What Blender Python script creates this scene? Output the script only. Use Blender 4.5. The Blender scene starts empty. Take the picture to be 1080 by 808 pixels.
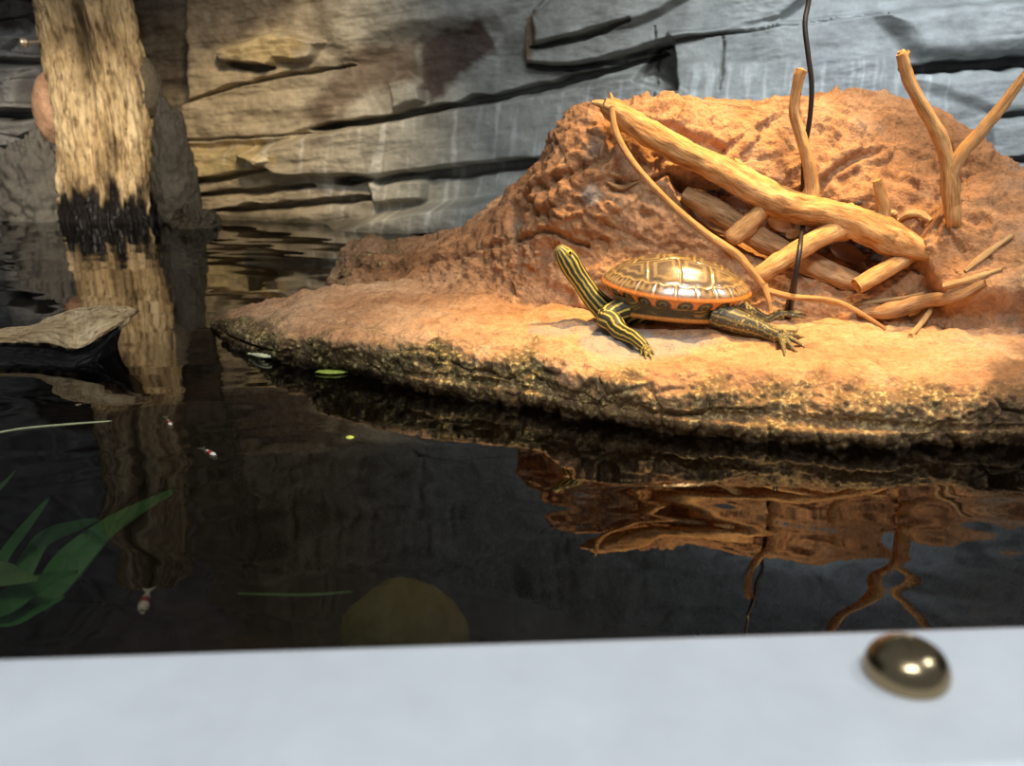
import bpy, math
import numpy as np
from mathutils import Vector, Matrix
from mathutils.bvhtree import BVHTree

# ------------------------------------------------------------------ camera, light, exposure
sc = bpy.context.scene
COL = sc.collection
F = 935.0                      # focal length in pixels of a 1080 wide frame
PITCH = math.radians(18.0)
CAM = np.array([0.0, 0.0, 0.28])
cd = bpy.data.cameras.new('camera'); cam = bpy.data.objects.new('camera', cd); COL.objects.link(cam)
cam.location = CAM; cam.rotation_euler = (math.pi/2 - PITCH, 0, 0)
cd.sensor_width = 36.0; cd.lens = F/1080*36.0; cd.clip_start = 0.01
cd.dof.use_dof = True; cd.dof.focus_distance = 0.92; cd.dof.aperture_fstop = 8.0
sc.camera = cam
sc.view_settings.view_transform = 'Standard'
sc.view_settings.look = 'None'
sc.view_settings.gamma = 1.0
sc.view_settings.use_curve_mapping = False
sc.view_settings.exposure = 0.0
w = bpy.data.worlds.new('room'); sc.world = w; w.use_nodes = True
w.node_tree.nodes['Background'].inputs[0].default_value = (0.75, 0.85, 1.0, 1)
w.node_tree.nodes['Background'].inputs[1].default_value = 0.22

def lamp(name, kind, loc, target, power, color, size=0.1, spot=60, blend=0.6, shape='DISK', size_y=None):
    d = bpy.data.lights.new(name, kind); d.energy = power; d.color = color
    if kind == 'AREA':
        d.shape = 'RECTANGLE' if size_y else shape; d.size = size
        if size_y: d.size_y = size_y
    elif kind == 'SPOT':
        d.shadow_soft_size = size; d.spot_size = math.radians(spot); d.spot_blend = blend
    o = bpy.data.objects.new(name, d); COL.objects.link(o)
    o.location = loc
    o.rotation_euler = (Vector(target) - Vector(loc)).to_track_quat('-Z', 'Y').to_euler()
    return o

lamp('basking_lamp', 'SPOT', (0.34, 0.95, 1.00), (0.19, 0.82, 0.05), 100, (1.0, 0.62, 0.22), 0.025, 42, 1.0)
lamp('mound_lamp', 'SPOT', (0.34, 0.66, 1.28), (0.20, 0.96, 0.07), 45, (1.0, 0.69, 0.39), 0.05, 46, 0.7)
lamp('wall_cool_lamp', 'SPOT', (0.55, 0.80, 0.98), (0.60, 1.80, 0.16), 52, (0.82, 0.91, 1.0), 0.12, 58, 0.9)
lamp('wall_warm_lamp', 'SPOT', (-0.25, 1.05, 0.95), (-0.62, 2.05, 0.02), 62, (1.0, 0.82, 0.56), 0.05, 50, 0.9)
lamp('corner_fill', 'SPOT', (-0.95, 0.95, 0.85), (-1.08, 2.1, 0.10), 70, (1.0, 0.86, 0.68), 0.08, 30, 0.9)  # added warm fill that brightens the left wall, not a visible lamp
lamp('side_fill', 'AREA', (0.95, 0.35, 1.15), (0.50, 0.85, 0.08), 5, (0.86, 0.92, 1.0), 0.2)
lamp('gallery_light', 'AREA', (0.1, -0.35, 1.5), (0.0, 0.3, 0.1), 19, (0.90, 0.95, 1.0), 0.6, size_y=0.25)

# ------------------------------------------------------------------ numeric helpers
cp, sp_ = math.cos(PITCH), math.sin(PITCH)
def ray(px, py):
    a = (np.asarray(px, float) - 540)/F; b = (404 - np.asarray(py, float))/F
    return np.stack([a, cp + b*sp_, -sp_ + b*cp], -1)
def P(px, py, Y):
    d = ray(px, py); return CAM + d*(np.asarray(Y)/d[..., 1])[..., None]
def G(px, py, z=0.0):
    d = ray(px, py); return CAM + d*((z - CAM[2])/d[..., 2])[..., None]
def proj(p):
    v = np.asarray(p) - CAM
    x = v[..., 0]; f = v[..., 1]*cp - v[..., 2]*sp_; u = v[..., 1]*sp_ + v[..., 2]*cp
    return 540 + F*x/f, 404 - F*u/f
def ss(a, b, x):
    t = np.clip((x - a)/(b - a), 0, 1); return t*t*(3 - 2*t)
def _h(ix, iy, iz, seed):
    n = (ix*374761393 + iy*668265263 + iz*2147483647 + seed*974711) & 0x7fffffff
    n = ((n ^ (n >> 13))*1274126177) & 0x7fffffff
    n = ((n ^ (n >> 15))*668265263) & 0x7fffffff
    return (n ^ (n >> 16)) & 0x7fffffff
def noise(p, seed=0):                       # gradient noise, about -1..1
    p = np.asarray(p, float); i = np.floor(p).astype(np.int64); f = p - i
    u = f*f*f*(f*(f*6 - 15) + 10); out = 0
    for dx in (0, 1):
        wx = u[..., 0] if dx else 1 - u[..., 0]
        for dy in (0, 1):
            wy = u[..., 1] if dy else 1 - u[..., 1]
            for dz in (0, 1):
                wz = u[..., 2] if dz else 1 - u[..., 2]
                h = _h(i[..., 0]+dx, i[..., 1]+dy, i[..., 2]+dz, seed)
                gx = (h & 1023)/511.5 - 1; gy = ((h >> 10) & 1023)/511.5 - 1; gz = ((h >> 20) & 1023)/511.5 - 1
                out = out + wx*wy*wz*(gx*(f[..., 0]-dx) + gy*(f[..., 1]-dy) + gz*(f[..., 2]-dz))
    return out*1.4
def fbm(p, oct=4, seed=0, gain=0.5):
    p = np.asarray(p, float); s = 0; a = 1.0
    for k in range(oct):
        s = s + a*noise(p*2.03**k + 17.3*k, seed + k); a *= gain
    return s
def ridged(p, oct=4, seed=0):
    p = np.asarray(p, float); s = 0; a = 1.0
    for k in range(oct):
        s = s + a*(1 - 2*np.abs(noise(p*2.1**k + 9.7*k, seed + k))); a *= 0.5
    return s
def cell(p, seed=0):                        # distance to nearest and second nearest feature point
    p = np.asarray(p, float); i = np.floor(p).astype(np.int64)
    d1 = np.full(p.shape[:-1], 9.0); d2 = d1.copy(); idn = np.zeros(p.shape[:-1])
    for dx in (-1, 0, 1):
        for dy in (-1, 0, 1):
            for dz in (-1, 0, 1):
                c = i + np.array([dx, dy, dz]); h = _h(c[..., 0], c[..., 1], c[..., 2], seed)
                q = c + np.stack([(h & 1023)/1023., ((h >> 10) & 1023)/1023., ((h >> 20) & 1023)/1023.], -1)
                d = np.linalg.norm(q - p, axis=-1); nearer = d < d1
                d2 = np.where(nearer, d1, np.minimum(d2, d)); idn = np.where(nearer, (h & 255)/255., idn); d1 = np.where(nearer, d, d1)
    return d1, d2, idn
def catmull(p, n, axis=0):
    p = np.moveaxis(np.asarray(p, float), axis, 0); m = len(p)
    q = np.concatenate([(2*p[0] - p[1])[None], p, (2*p[-1] - p[-2])[None]])
    t = np.linspace(0, m - 1 - 1e-9, n); i = t.astype(int); f = (t - i).reshape(-1, *([1]*(p.ndim - 1)))
    a, b, c, d = q[i], q[i+1], q[i+2], q[i+3]
    r = 0.5*(2*b + (c - a)*f + (2*a - 5*b + 4*c - d)*f*f + (3*b - a - 3*c + d)*f**3)
    return np.moveaxis(r, 0, axis)
def grid_normals(g, wrap=False):
    du = np.gradient(g, axis=0)
    dv = (np.roll(g, -1, 1) - np.roll(g, 1, 1)) if wrap else np.gradient(g, axis=1)
    n = np.cross(du, dv); return n/(np.linalg.norm(n, axis=-1, keepdims=True) + 1e-12)
def grid_faces(m, n, wrap=False):
    i, j = np.meshgrid(np.arange(m-1), np.arange(n if wrap else n-1), indexing='ij')
    j2 = (j+1) % n
    return np.stack([i*n+j, (i+1)*n+j, (i+1)*n+j2, i*n+j2], -1).reshape(-1, 4)
def seg_dist(x, y, pts):                    # distance to a polyline and how far along it
    best = np.full(x.shape, 1e9); along = np.zeros(x.shape); L = 0
    for (x0, y0), (x1, y1) in zip(pts[:-1], pts[1:]):
        dx, dy = x1-x0, y1-y0; l2 = dx*dx + dy*dy
        t = np.clip(((x-x0)*dx + (y-y0)*dy)/l2, 0, 1)
        d = np.hypot(x - x0 - t*dx, y - y0 - t*dy)
        along = np.where(d < best, L + t*math.sqrt(l2), along); best = np.minimum(best, d); L += math.sqrt(l2)
    return best, along/L
def poly_sd(x, y, pts):                     # positive inside
    d, _ = seg_dist(x, y, list(pts) + [pts[0]]); ins = np.zeros(x.shape, bool)
    for (x0, y0), (x1, y1) in zip(pts, list(pts[1:]) + [pts[0]]):
        c = ((y0 > y) != (y1 > y)) & (x < (x1-x0)*(y-y0)/((y1-y0) if y1 != y0 else 1e-9) + x0)
        ins ^= c
    return np.where(ins, d, -d)

# ------------------------------------------------------------------ mesh and object helpers
def mesh_of(name, V, faces, cols=None, uv=None, smooth=True):
    V = np.asarray(V, np.float32).reshape(-1, 3); me = bpy.data.meshes.new(name)
    if isinstance(faces, np.ndarray): groups = [faces]
    else:
        groups = [f for f in faces if len(f)]
    loops = np.concatenate([np.asarray(g).reshape(-1) for g in groups]).astype(np.int32)
    tot = np.concatenate([np.full(len(g), np.asarray(g).shape[1]) for g in groups]).astype(np.int32)
    me.vertices.add(len(V)); me.vertices.foreach_set('co', V.reshape(-1))
    me.loops.add(len(loops)); me.loops.foreach_set('vertex_index', loops)
    me.polygons.add(len(tot)); me.polygons.foreach_set('loop_start', (np.cumsum(tot) - tot).astype(np.int32))
    me.update(calc_edges=True); me.validate()
    me.polygons.foreach_set('use_smooth', np.full(len(me.polygons), smooth))
    if cols is not None:
        for nm, c in cols.items():
            c = np.asarray(c, np.float32).reshape(len(V), -1)
            if c.shape[1] == 1:
                me.attributes.new(nm, 'FLOAT', 'POINT').data.foreach_set('value', c.reshape(-1))
            else:
                c = np.concatenate([c, np.ones((len(V), 1), np.float32)], 1)
                me.attributes.new(nm, 'FLOAT_COLOR', 'POINT').data.foreach_set('color', c.reshape(-1))
    if uv is not None:
        uv = np.asarray(uv, np.float32).reshape(len(V), 2); l = me.uv_layers.new(name='UVMap')
        vi = np.empty(len(me.loops), np.int32); me.loops.foreach_get('vertex_index', vi)
        l.data.foreach_set('uv', uv[vi].reshape(-1))
    return me
def tag(o, label=None, cat=None, group=None, kind=None):
    if label: o['label'] = label
    if cat: o['category'] = cat
    if group: o['group'] = group
    if kind: o['kind'] = kind
    return o
def add(name, V, faces, mat, parent=None, cols=None, uv=None, smooth=True, **kw):
    V = np.asarray(V, float).reshape(-1, 3)
    if parent is None:
        org = np.array([V[:, 0].mean(), V[:, 1].mean(), V[:, 2].min()])
        o = bpy.data.objects.new(name, mesh_of(name, V - org, faces, cols, uv, smooth)); o.location = org
    else:
        org = np.zeros(3); q = parent
        while q: org = org + np.array(q.location); q = q.parent
        c = V.mean(0)
        o = bpy.data.objects.new(name, mesh_of(name, V - c, faces, cols, uv, smooth)); o.location = c - org; o.parent = parent
    COL.objects.link(o)
    if mat: o.data.materials.append(mat)
    return tag(o, **kw)
def empty(name, loc, **kw):
    o = bpy.data.objects.new(name, None); COL.objects.link(o); o.location = loc; o.empty_display_size = 0.02
    return tag(o, **kw)
def tube(pts, rad, n=14, m=None, bump=0.0, freq=40, seed=0, flat=1.0, flat_dir=None, groove=0.0, catm=True, cap=True):
    pts = np.asarray(pts, float); rad = np.asarray(rad, float)
    if m is None: m = max(8, len(pts)*8)
    if catm and len(pts) > 2:
        c = catmull(pts, m); r = catmull(rad[:, None], m)[:, 0]
    else:
        t = np.linspace(0, len(pts)-1, m); c = np.stack([np.interp(t, range(len(pts)), pts[:, k]) for k in range(3)], -1); r = np.interp(t, range(len(pts)), rad)
    T = np.gradient(c, axis=0); T /= np.linalg.norm(T, axis=1, keepdims=True)
    up = np.array(flat_dir if flat_dir is not None else (0, 0, 1.0), float)
    if abs(T[0] @ up) > 0.95 and flat_dir is None: up = np.array([1.0, 0, 0])
    N = np.empty_like(c); a = up - T[0]*(T[0] @ up); N[0] = a/np.linalg.norm(a)
    for k in range(1, m):
        a = N[k-1] - T[k]*(T[k] @ N[k-1]); N[k] = a/np.linalg.norm(a)
    B = np.cross(T, N); th = np.linspace(0, 2*np.pi, n, endpoint=False)
    L = np.concatenate([[0], np.cumsum(np.linalg.norm(np.diff(c, axis=0), axis=1))])
    rr = np.repeat(r[:, None], n, 1)
    if bump:
        q = np.stack([np.repeat(L[:, None]*freq, n, 1), np.cos(th)[None]*1.2 + 0*rr, np.sin(th)[None]*1.2 + 0*rr], -1)
        rr = rr*(1 + bump*fbm(q, 3, seed))
    if groove:
        q = np.stack([np.repeat(L[:, None]*freq*0.35, n, 1), np.cos(th)[None]*3.5 + 0*rr, np.sin(th)[None]*3.5 + 0*rr], -1)
        rr = rr*(1 - groove*np.clip(ridged(q, 3, seed+5) - 0.4, 0, 1.5))
    V = c[:, None] + rr[..., None]*(np.cos(th)[None, :, None]*N[:, None]*flat + np.sin(th)[None, :, None]*B[:, None])
    fc = [grid_faces(m, n, True)[:, ::-1]]
    V = V.reshape(-1, 3); uv = np.stack([np.repeat(th[None]/(2*np.pi), m, 0), np.repeat(L[:, None], n, 1)], -1).reshape(-1, 2)
    if cap:
        k = len(V); e0 = c[0] - T[0]*r[0]*0.35; e1 = c[-1] + T[-1]*r[-1]*0.35
        V = np.concatenate([V, e0[None], e1[None]]); uv = np.concatenate([uv, [[0.5, 0]], [[0.5, L[-1]]]])
        j = np.arange(n); j2 = (j+1) % n
        fc.append(np.stack([j, j2, np.full(n, k)], -1)); fc.append(np.stack([(m-1)*n+j2, (m-1)*n+j, np.full(n, k+1)], -1))
    return V, fc, uv
def join(*items):
    Vs, fs, us, k = [], {}, [], 0
    for V, fc, uv in items:
        for g in ([fc] if isinstance(fc, np.ndarray) else fc):
            fs.setdefault(g.shape[1], []).append(g + k)
        Vs.append(V); us.append(uv); k += len(V)
    return np.concatenate(Vs), [np.concatenate(v) for v in fs.values()], np.concatenate(us)
def sphere(c, r, nu=24, nv=16, bump=0.0, freq=10, seed=0, oct=4):
    u = np.linspace(0, 2*np.pi, nu, endpoint=False); v = np.linspace(0, np.pi, nv)
    d = np.stack([np.cos(u)[None]*np.sin(v)[:, None], np.sin(u)[None]*np.sin(v)[:, None], np.cos(v)[:, None] + 0*u[None]], -1)
    rr = 1 + (bump*fbm(d*freq*0.5, oct, seed) if bump else 0*d[..., 0])
    V = np.asarray(c) + d*np.asarray(r)*rr[..., None]
    return V.reshape(-1, 3), grid_faces(nv, nu, True)[:, ::-1].copy(), np.stack([np.repeat(u[None]/6.283, nv, 0), np.repeat(v[:, None], nu, 1)], -1).reshape(-1, 2)

# ------------------------------------------------------------------ materials
class NT:
    def __init__(s, name):
        s.m = bpy.data.materials.new(name); s.m.use_nodes = True; s.t = s.m.node_tree; s.t.nodes.clear()
    def n(s, typ, ins=None, **props):
        x = s.t.nodes.new(typ)
        for k, v in props.items(): setattr(x, k, v)
        for k, v in (ins or {}).items():
            i = x.inputs[k]
            if isinstance(v, bpy.types.NodeSocket): s.t.links.new(v, i)
            else: i.default_value = v
        return x
    def ramp(s, fac, stops, interp='LINEAR'):
        x = s.n('ShaderNodeValToRGB', {0: fac}); e = x.color_ramp.elements; x.color_ramp.interpolation = interp
        while len(e) < len(stops): e.new(0.5)
        for el, (p, c) in zip(e, stops): el.position = p; el.color = (*c, 1) if len(c) == 3 else c
        return x.outputs[0]
    def noise(s, vec, scale, detail=6, rough=0.6, dist=0.0):
        return s.n('ShaderNodeTexNoise', {'Vector': vec, 'Scale': scale, 'Detail': detail, 'Roughness': rough, 'Distortion': dist}).outputs[0]
    def mix(s, fac, a, b, mode='MIX'):
        x = s.n('ShaderNodeMix', data_type='RGBA', blend_type=mode)
        for i, v in ((0, fac), (6, a), (7, b)):
            if isinstance(v, bpy.types.NodeSocket): s.t.links.new(v, x.inputs[i])
            else: x.inputs[i].default_value = v if i == 0 else ((*v, 1) if len(v) == 3 else v)
        return x.outputs[2]
    def math(s, op, a, b=0.0):
        return s.n('ShaderNodeMath', {0: a, 1: b}, operation=op).outputs[0]
    def pos(s): return s.n('ShaderNodeNewGeometry').outputs['Position']
    def obj(s): return s.n('ShaderNodeTexCoord').outputs['Object']
    def uv(s, sx, sy):
        return s.n('ShaderNodeMapping', {'Vector': s.n('ShaderNodeTexCoord').outputs['UV'], 'Scale': (sx, sy, 1)}).outputs[0]
    def attr(s, name, out=0): return s.n('ShaderNodeAttribute', attribute_name=name).outputs[out]
    def bump(s, h, strength, dist=0.002):
        return s.n('ShaderNodeBump', {'Height': h, 'Strength': strength, 'Distance': dist}).outputs[0]
    def done(s, color, rough=0.8, normal=None, **ins):
        b = s.n('ShaderNodeBsdfPrincipled')
        def st(k, v):
            if isinstance(v, bpy.types.NodeSocket): s.t.links.new(v, b.inputs[k])
            else: b.inputs[k].default_value = (*v, 1) if isinstance(v, tuple) and len(v) == 3 else v
        st('Base Color', color); st('Roughness', rough)
        if normal is not None: st('Normal', normal)
        for k, v in ins.items(): st(k.replace('_', ' '), v)
        o = s.n('ShaderNodeOutputMaterial'); s.t.links.new(b.outputs[0], o.inputs[0]); return s.m

def mat_wall():
    t = NT('faux_rock_wall'); p = t.obj()
    n1 = t.noise(p, 14, 8, 0.65); n2 = t.noise(p, 90, 6, 0.7)
    c = t.mix(1.0, t.attr('Col'), t.ramp(n1, [(0.3, (0.72, 0.70, 0.68)), (0.7, (1.25, 1.25, 1.22))]), 'MULTIPLY')
    c = t.mix(0.4, c, t.ramp(n2, [(0.35, (0.7, 0.7, 0.7)), (0.65, (1.2, 1.2, 1.2))]), 'MULTIPLY')
    h = t.math('ADD', n1, t.math('MULTIPLY', n2, 0.5))
    return t.done(c, t.ramp(n1, [(0.3, (0.45,)*3), (0.7, (0.75,)*3)]), t.bump(h, 0.28, 0.006), Specular_IOR_Level=0.4)
def mat_rock(name, dark, mid, light):
    t = NT(name); p = t.obj()
    n1 = t.noise(p, 9, 8, 0.62, 0.4); n2 = t.noise(p, 70, 8, 0.7); n3 = t.noise(p, 250, 3, 0.5)
    c = t.ramp(n1, [(0.28, dark), (0.48, mid), (0.72, light)])
    c = t.mix(0.55, c, t.ramp(n2, [(0.33, (0.55, 0.5, 0.48)), (0.5, (1, 1, 1)), (0.68, (1.35, 1.32, 1.28))]), 'MULTIPLY')
    c = t.mix(0.5, c, t.ramp(n3, [(0.3, (0.65, 0.62, 0.6)), (0.6, (1.15, 1.15, 1.15))]), 'MULTIPLY')
    wet = t.attr('wet', 2); alg = t.attr('algae', 2); gr = t.attr('grey', 2)
    c = t.mix(gr, c, t.mix(n2, (0.22, 0.21, 0.19), (0.42, 0.40, 0.35)))
    spk = t.ramp(n3, [(0.47, (0.06, 0.050, 0.014)), (0.56, (0.20, 0.165, 0.04)), (0.63, (0.62, 0.54, 0.22))])
    mossy = t.mix(t.ramp(n2, [(0.36, (0, 0, 0)), (0.55, (1, 1, 1))]), (0.040, 0.030, 0.012), spk)
    c = t.mix(alg, c, mossy)
    c = t.mix(wet, c, t.mix(1.0, c, (0.20, 0.17, 0.13), 'MULTIPLY'))
    rough = t.math('SUBTRACT', 0.85, t.math('MULTIPLY', t.math('MAXIMUM', wet, t.math('MULTIPLY', alg, 0.8)), 0.55))
    h = t.math('ADD', t.math('ADD', t.math('MULTIPLY', n1, 0.6), n2), t.math('MULTIPLY', n3, 0.45))
    return t.done(c, rough, t.bump(h, 0.9, 0.006), Specular_IOR_Level=0.35)
def mat_wood(name, dark, mid, light, su=7, sv=16, bump=0.6, use_wet_shade=False, con=.6):
    t = NT(name); q = t.uv(su, sv)
    n1 = t.noise(q, 1.0, 6, 0.65, 0.6); n2 = t.noise(t.uv(su*5, sv*3.5), 1.0, 6, 0.7); n3 = t.noise(t.obj(), 60, 5, 0.6)
    c = t.ramp(n1, [(0.3, dark), (0.48, mid), (0.68, light)])
    c = t.mix(con, c, t.ramp(n2, [(0.36, (0.28, 0.22, 0.17)), (0.5, (1, 1, 1)), (0.7, (1.25, 1.25, 1.2))]), 'MULTIPLY')
    c = t.mix(0.4, c, t.ramp(n3, [(0.3, (0.6, 0.55, 0.5)), (0.6, (1.1, 1.1, 1.1))]), 'MULTIPLY')
    r = 0.75
    if use_wet_shade:
        wet_shade = t.attr('wet', 2); c = t.mix(wet_shade, c, (0.012, 0.010, 0.009))  # wet wood, and the shade painted into the trunk fold
        r = t.math('SUBTRACT', 0.8, t.math('MULTIPLY', wet_shade, 0.45))
    h = t.math('ADD', n1, t.math('MULTIPLY', n2, 0.8))
    return t.done(c, r, t.bump(h, bump, 0.003), Specular_IOR_Level=0.3)
def mat_plain(name, color, rough=0.5, var=0.25, scale=60, bump=0.2, **kw):
    t = NT(name); n = t.noise(t.obj(), scale, 5, 0.6)
    c = t.mix(1.0, color, t.ramp(n, [(0.3, (1-var,)*3), (0.7, (1+var,)*3)]), 'MULTIPLY')
    return t.done(c, rough, t.bump(n, bump, 0.001), **kw)
def mat_attr(name, rough, scale, bump, dist=0.0008, cellular=False, **kw):
    t = NT(name); p = t.obj(); n = t.noise(p, scale, 4, 0.6)
    h = n
    if cellular:
        v = t.n('ShaderNodeTexVoronoi', {'Vector': p, 'Scale': scale*1.6}).outputs['Distance']; h = t.math('SUBTRACT', n, v)
    c = t.mix(0.7, t.attr('Col'), t.ramp(n, [(0.3, (0.7,)*3), (0.7, (1.25,)*3)]), 'MULTIPLY')
    return t.done(c, rough, t.bump(h, bump, dist), **kw)
def mat_water():
    t = NT('pond_water'); fr = t.n('ShaderNodeFresnel', {'IOR': 1.6}).outputs[0]
    tr = t.n('ShaderNodeBsdfTransparent', {'Color': (0.50, 0.46, 0.40, 1)}).outputs[0]
    gl = t.n('ShaderNodeBsdfGlossy', {'Color': (1, 1, 1, 1), 'Roughness': 0.0}).outputs[0]
    m = t.n('ShaderNodeMixShader', {0: fr, 1: tr, 2: gl}); o = t.n('ShaderNodeOutputMaterial')
    t.t.links.new(m.outputs[0], o.inputs[0]); return t.m

M_wall = mat_wall()
M_mound = mat_rock('orange_brown_rock', (0.21, 0.10, 0.042), (0.43, 0.225, 0.105), (0.62, 0.38, 0.21))
M_ledge = mat_rock('tan_ledge_rock', (0.34, 0.165, 0.075), (0.53, 0.30, 0.15), (0.66, 0.45, 0.27))
M_dark = mat_rock('dark_wet_rock', (0.025, 0.022, 0.018), (0.05, 0.045, 0.035), (0.10, 0.09, 0.07))
M_branch = mat_wood('orange_driftwood', (0.30, 0.13, 0.04), (0.56, 0.30, 0.11), (0.72, 0.455, 0.205))
M_log = mat_wood('weathered_log', (0.22, 0.11, 0.045), (0.44, 0.25, 0.11), (0.57, 0.39, 0.22))
M_stick = mat_wood('pale_stick', (0.34, 0.19, 0.08), (0.62, 0.40, 0.18), (0.76, 0.56, 0.30))
M_trunk = mat_wood('trunk_wood', (0.08, 0.05, 0.025), (0.42, 0.30, 0.155), (0.66, 0.52, 0.31), 14, 6, 1.0, True, 0.95)
M_float = mat_wood('floating_wood', (0.24, 0.14, 0.06), (0.56, 0.39, 0.20), (0.74, 0.56, 0.32), 9, 10, 1.0, True, 0.7)
M_water = mat_water()
M_bottom = mat_plain('tank_bottom', (0.045, 0.032, 0.024), 0.9, 0.5, 14, 0.5)
M_panel = mat_plain('dark_tank_panel', (0.02, 0.018, 0.016), 0.6)

# ------------------------------------------------------------------ rock wall at the back
WO = np.array([-0.78, 2.14]); WD = np.array([1.0, -0.28]); WD /= np.linalg.norm(WD); WN = np.array([WD[1], -WD[0]])
if WN[1] > 0: WN = -WN
def build_wall():
    us = np.concatenate([np.linspace(-1.9, -0.62, 60), np.linspace(-0.615, 1.95, 1000), np.linspace(1.96, 3.1, 50)])
    vs = np.concatenate([np.linspace(-0.36, -0.03, 20), np.linspace(-0.025, 0.56, 300), np.linspace(0.57, 1.95, 90)])
    U, Vz = np.meshgrid(us, vs, indexing='ij')
    base = np.stack([WO[0] + U*WD[0], WO[1] + U*WD[1], Vz], -1)
    px, py = proj(base)
    px = px + 3*noise(np.stack([px/22, py/22, 0*px], -1), 3); py = py + 2.5*noise(np.stack([px/30, py/14, 0*px+5], -1), 4)
    off = np.zeros(U.shape)
    def poly(pts, d, s=4.0):
        nonlocal off
        off = off + d*ss(-s, s, poly_sd(px, py, pts))
    def crack(pts, wd, d):
        nonlocal off
        dist, al = seg_dist(px, py, pts)
        ww = wd*0.72*(0.55 + 0.9*np.sqrt(np.clip(al*(1-al)*4, 0, 1)))*(1 + 0.5*noise(np.stack([px/18, py/18, 0*px+9], -1), 8))
        off = off - d*(1 - ss(ww*0.5, ww*1.25, dist))
    off -= 0.16*(1 - ss(165, 200, px))*ss(20, 45, px)                       # alcove behind the trunk
    off -= 0.05*(1 - ss(20, 45, px))
    poly([(233, 54), (262, 44), (301, 34), (345, 46), (330, 62), (296, 62), (288, 70), (240, 64)], 0.035, 3)
    poly([(185, 112), (250, 90), (300, 80), (375, 68), (398, 124), (330, 134), (300, 150), (188, 152)], 0.018)
    poly([(190, 162), (270, 156), (292, 168), (280, 178), (192, 192)], 0.025, 3)
    poly([(262, 162), (340, 141), (400, 130), (560, 101), (690, 76), (724, 98), (724, 205), (560, 166), (450, 178), (390, 185), (300, 184)], 0.045)
    poly([(225, 252), (330, 243), (400, 228), (450, 217), (560, 204), (660, 188), (700, 240), (500, 242), (398, 250), (330, 253), (225, 262)], 0.10)
    poly([(396, 249), (500, 242), (600, 236), (600, 275), (396, 268)], -0.09)
    poly([(393, 190), (452, 183), (450, 209), (397, 212)], 0.035, 3)
    poly([(556, 30), (582, 8), (640, -20), (870, -20), (822, 22), (702, 44), (650, 60), (602, 69), (558, 68)], 0.045)
    poly([(566, 10), (600, -20), (760, -20), (700, 16), (642, 34), (572, 48)], 0.035)
    poly([(708, 38), (820, 25), (935, 14), (1200, -8), (1200, 260), (700, 240), (717, 95)], 0.045)
    poly([(928, 16), (1000, 4), (1200, -15), (1200, 46), (1004, 60), (968, 62)], 0.035, 14)
    poly([(958, 84), (1040, 80), (1200, 70), (1200, 108), (1046, 118)], 0.012, 8)
    poly([(1036, 128), (1200, 116), (1200, 240), (1036, 230)], 0.02, 6)
    poly([(690, 50), (711, 44), (716, 94), (700, 96), (672, 84)], -0.06, 3)
    poly([(392, 36), (520, 22), (545, 60), (500, 106), (402, 124), (378, 110)], -0.012, 12)
    poly([(410, 88), (428, 80), (446, 92), (446, 106), (416, 116)], 0.03, 4)
    poly([(330, -20), (560, -20), (530, 22), (420, 36), (378, 60), (352, 48)], 0.025, 14)
    poly([(-30, 36), (22, 36), (34, 62), (-30, 62)], 0.04, 3); poly([(-30, 70), (34, 70), (40, 116), (-30, 118)], 0.05, 3)
    poly([(-30, 128), (44, 126), (48, 160), (-30, 164)], 0.03, 3); poly([(12, 80), (27, 78), (25, 114), (9, 116)], 0.03, 2)
    for pts, wd, d in [
        ([(185, 111), (250, 91), (300, 80), (375, 69)], 3, .035), ([(330, 135), (400, 127), (480, 111), (560, 95), (612, 82), (642, 74), (700, 56)], 5, .065),
        ([(190, 193), (240, 187), (285, 177)], 2.5, .025), ([(195, 206), (270, 202), (332, 196)], 3.5, .045), ([(352, 191), (390, 188)], 5, .06),
        ([(222, 222), (300, 217), (394, 209)], 4, .055), ([(402, 190), (480, 183), (560, 171), (610, 164)], 6, .04),
        ([(557, 70), (602, 72), (652, 62), (706, 47)], 4, .05), ([(566, 51), (622, 40), (668, 23)], 4, .04), ([(700, 45), (760, 37), (830, 28), (935, 16)], 2, .02),
        ([(946, 74), (1020, 69), (1200, 58)], 7, .085), ([(1040, 122), (1200, 112)], 4, .04), ([(1040, 168), (1200, 160)], 5, .05),
        ([(690, 130), (694, 30)], 1.5, .015), ([(760, 95), (764, 40)], 2, .015), ([(190, 148), (260, 146), (340, 140)], 2, .012),
        ([(-30, 66), (38, 66)], 2, .02), ([(-30, 122), (46, 121)], 3, .028), ([(-30, 168), (40, 162)], 2, .02), ([(-30, 202), (40, 198)], 3, .03),
        ([(240, 66), (262, 70), (290, 72)], 4, .03)]:
        crack(pts, wd, d)
    tilt = Vz - 0.10*U
    q = np.stack([U*7, tilt*36, 0*U], -1)
    off += 0.0080*fbm(q*np.array([.9, .8, 1]), 5, 21)*(.28 + .72*(1 - ss(300, 520, px))) + 0.0018*ridged(np.stack([U*18, tilt*60, 0*U], -1), 3, 31)*ss(-0.2, 0.5, fbm(base*5, 2, 77))
    off += 0.0024*fbm(base*34, 4, 41)*(.55 + .45*(1 - ss(300, 560, px)))
    d1, d2, idn = cell(np.stack([U*4.5, tilt*17, 0*U], -1), 6)
    off += (0.02*(idn - .5) - 0.012*(1 - ss(0.0, 0.08, d2 - d1)))*np.maximum(ss(0.50, 0.62, Vz), 1 - ss(60, 130, px))
    pos = base.copy(); pos[..., 0] += WN[0]*off; pos[..., 1] += WN[1]*off
    # colours painted on the moulded rock: tan on the left, grey to the right, mineral streaks, dark stains, painted shade at top left
    def c3(*c): return np.array(c, float)
    k = ss(230, 520, px)[..., None]
    col = c3(.40, .31, .19)*(1-k) + c3(.36, .36, .32)*k
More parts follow.
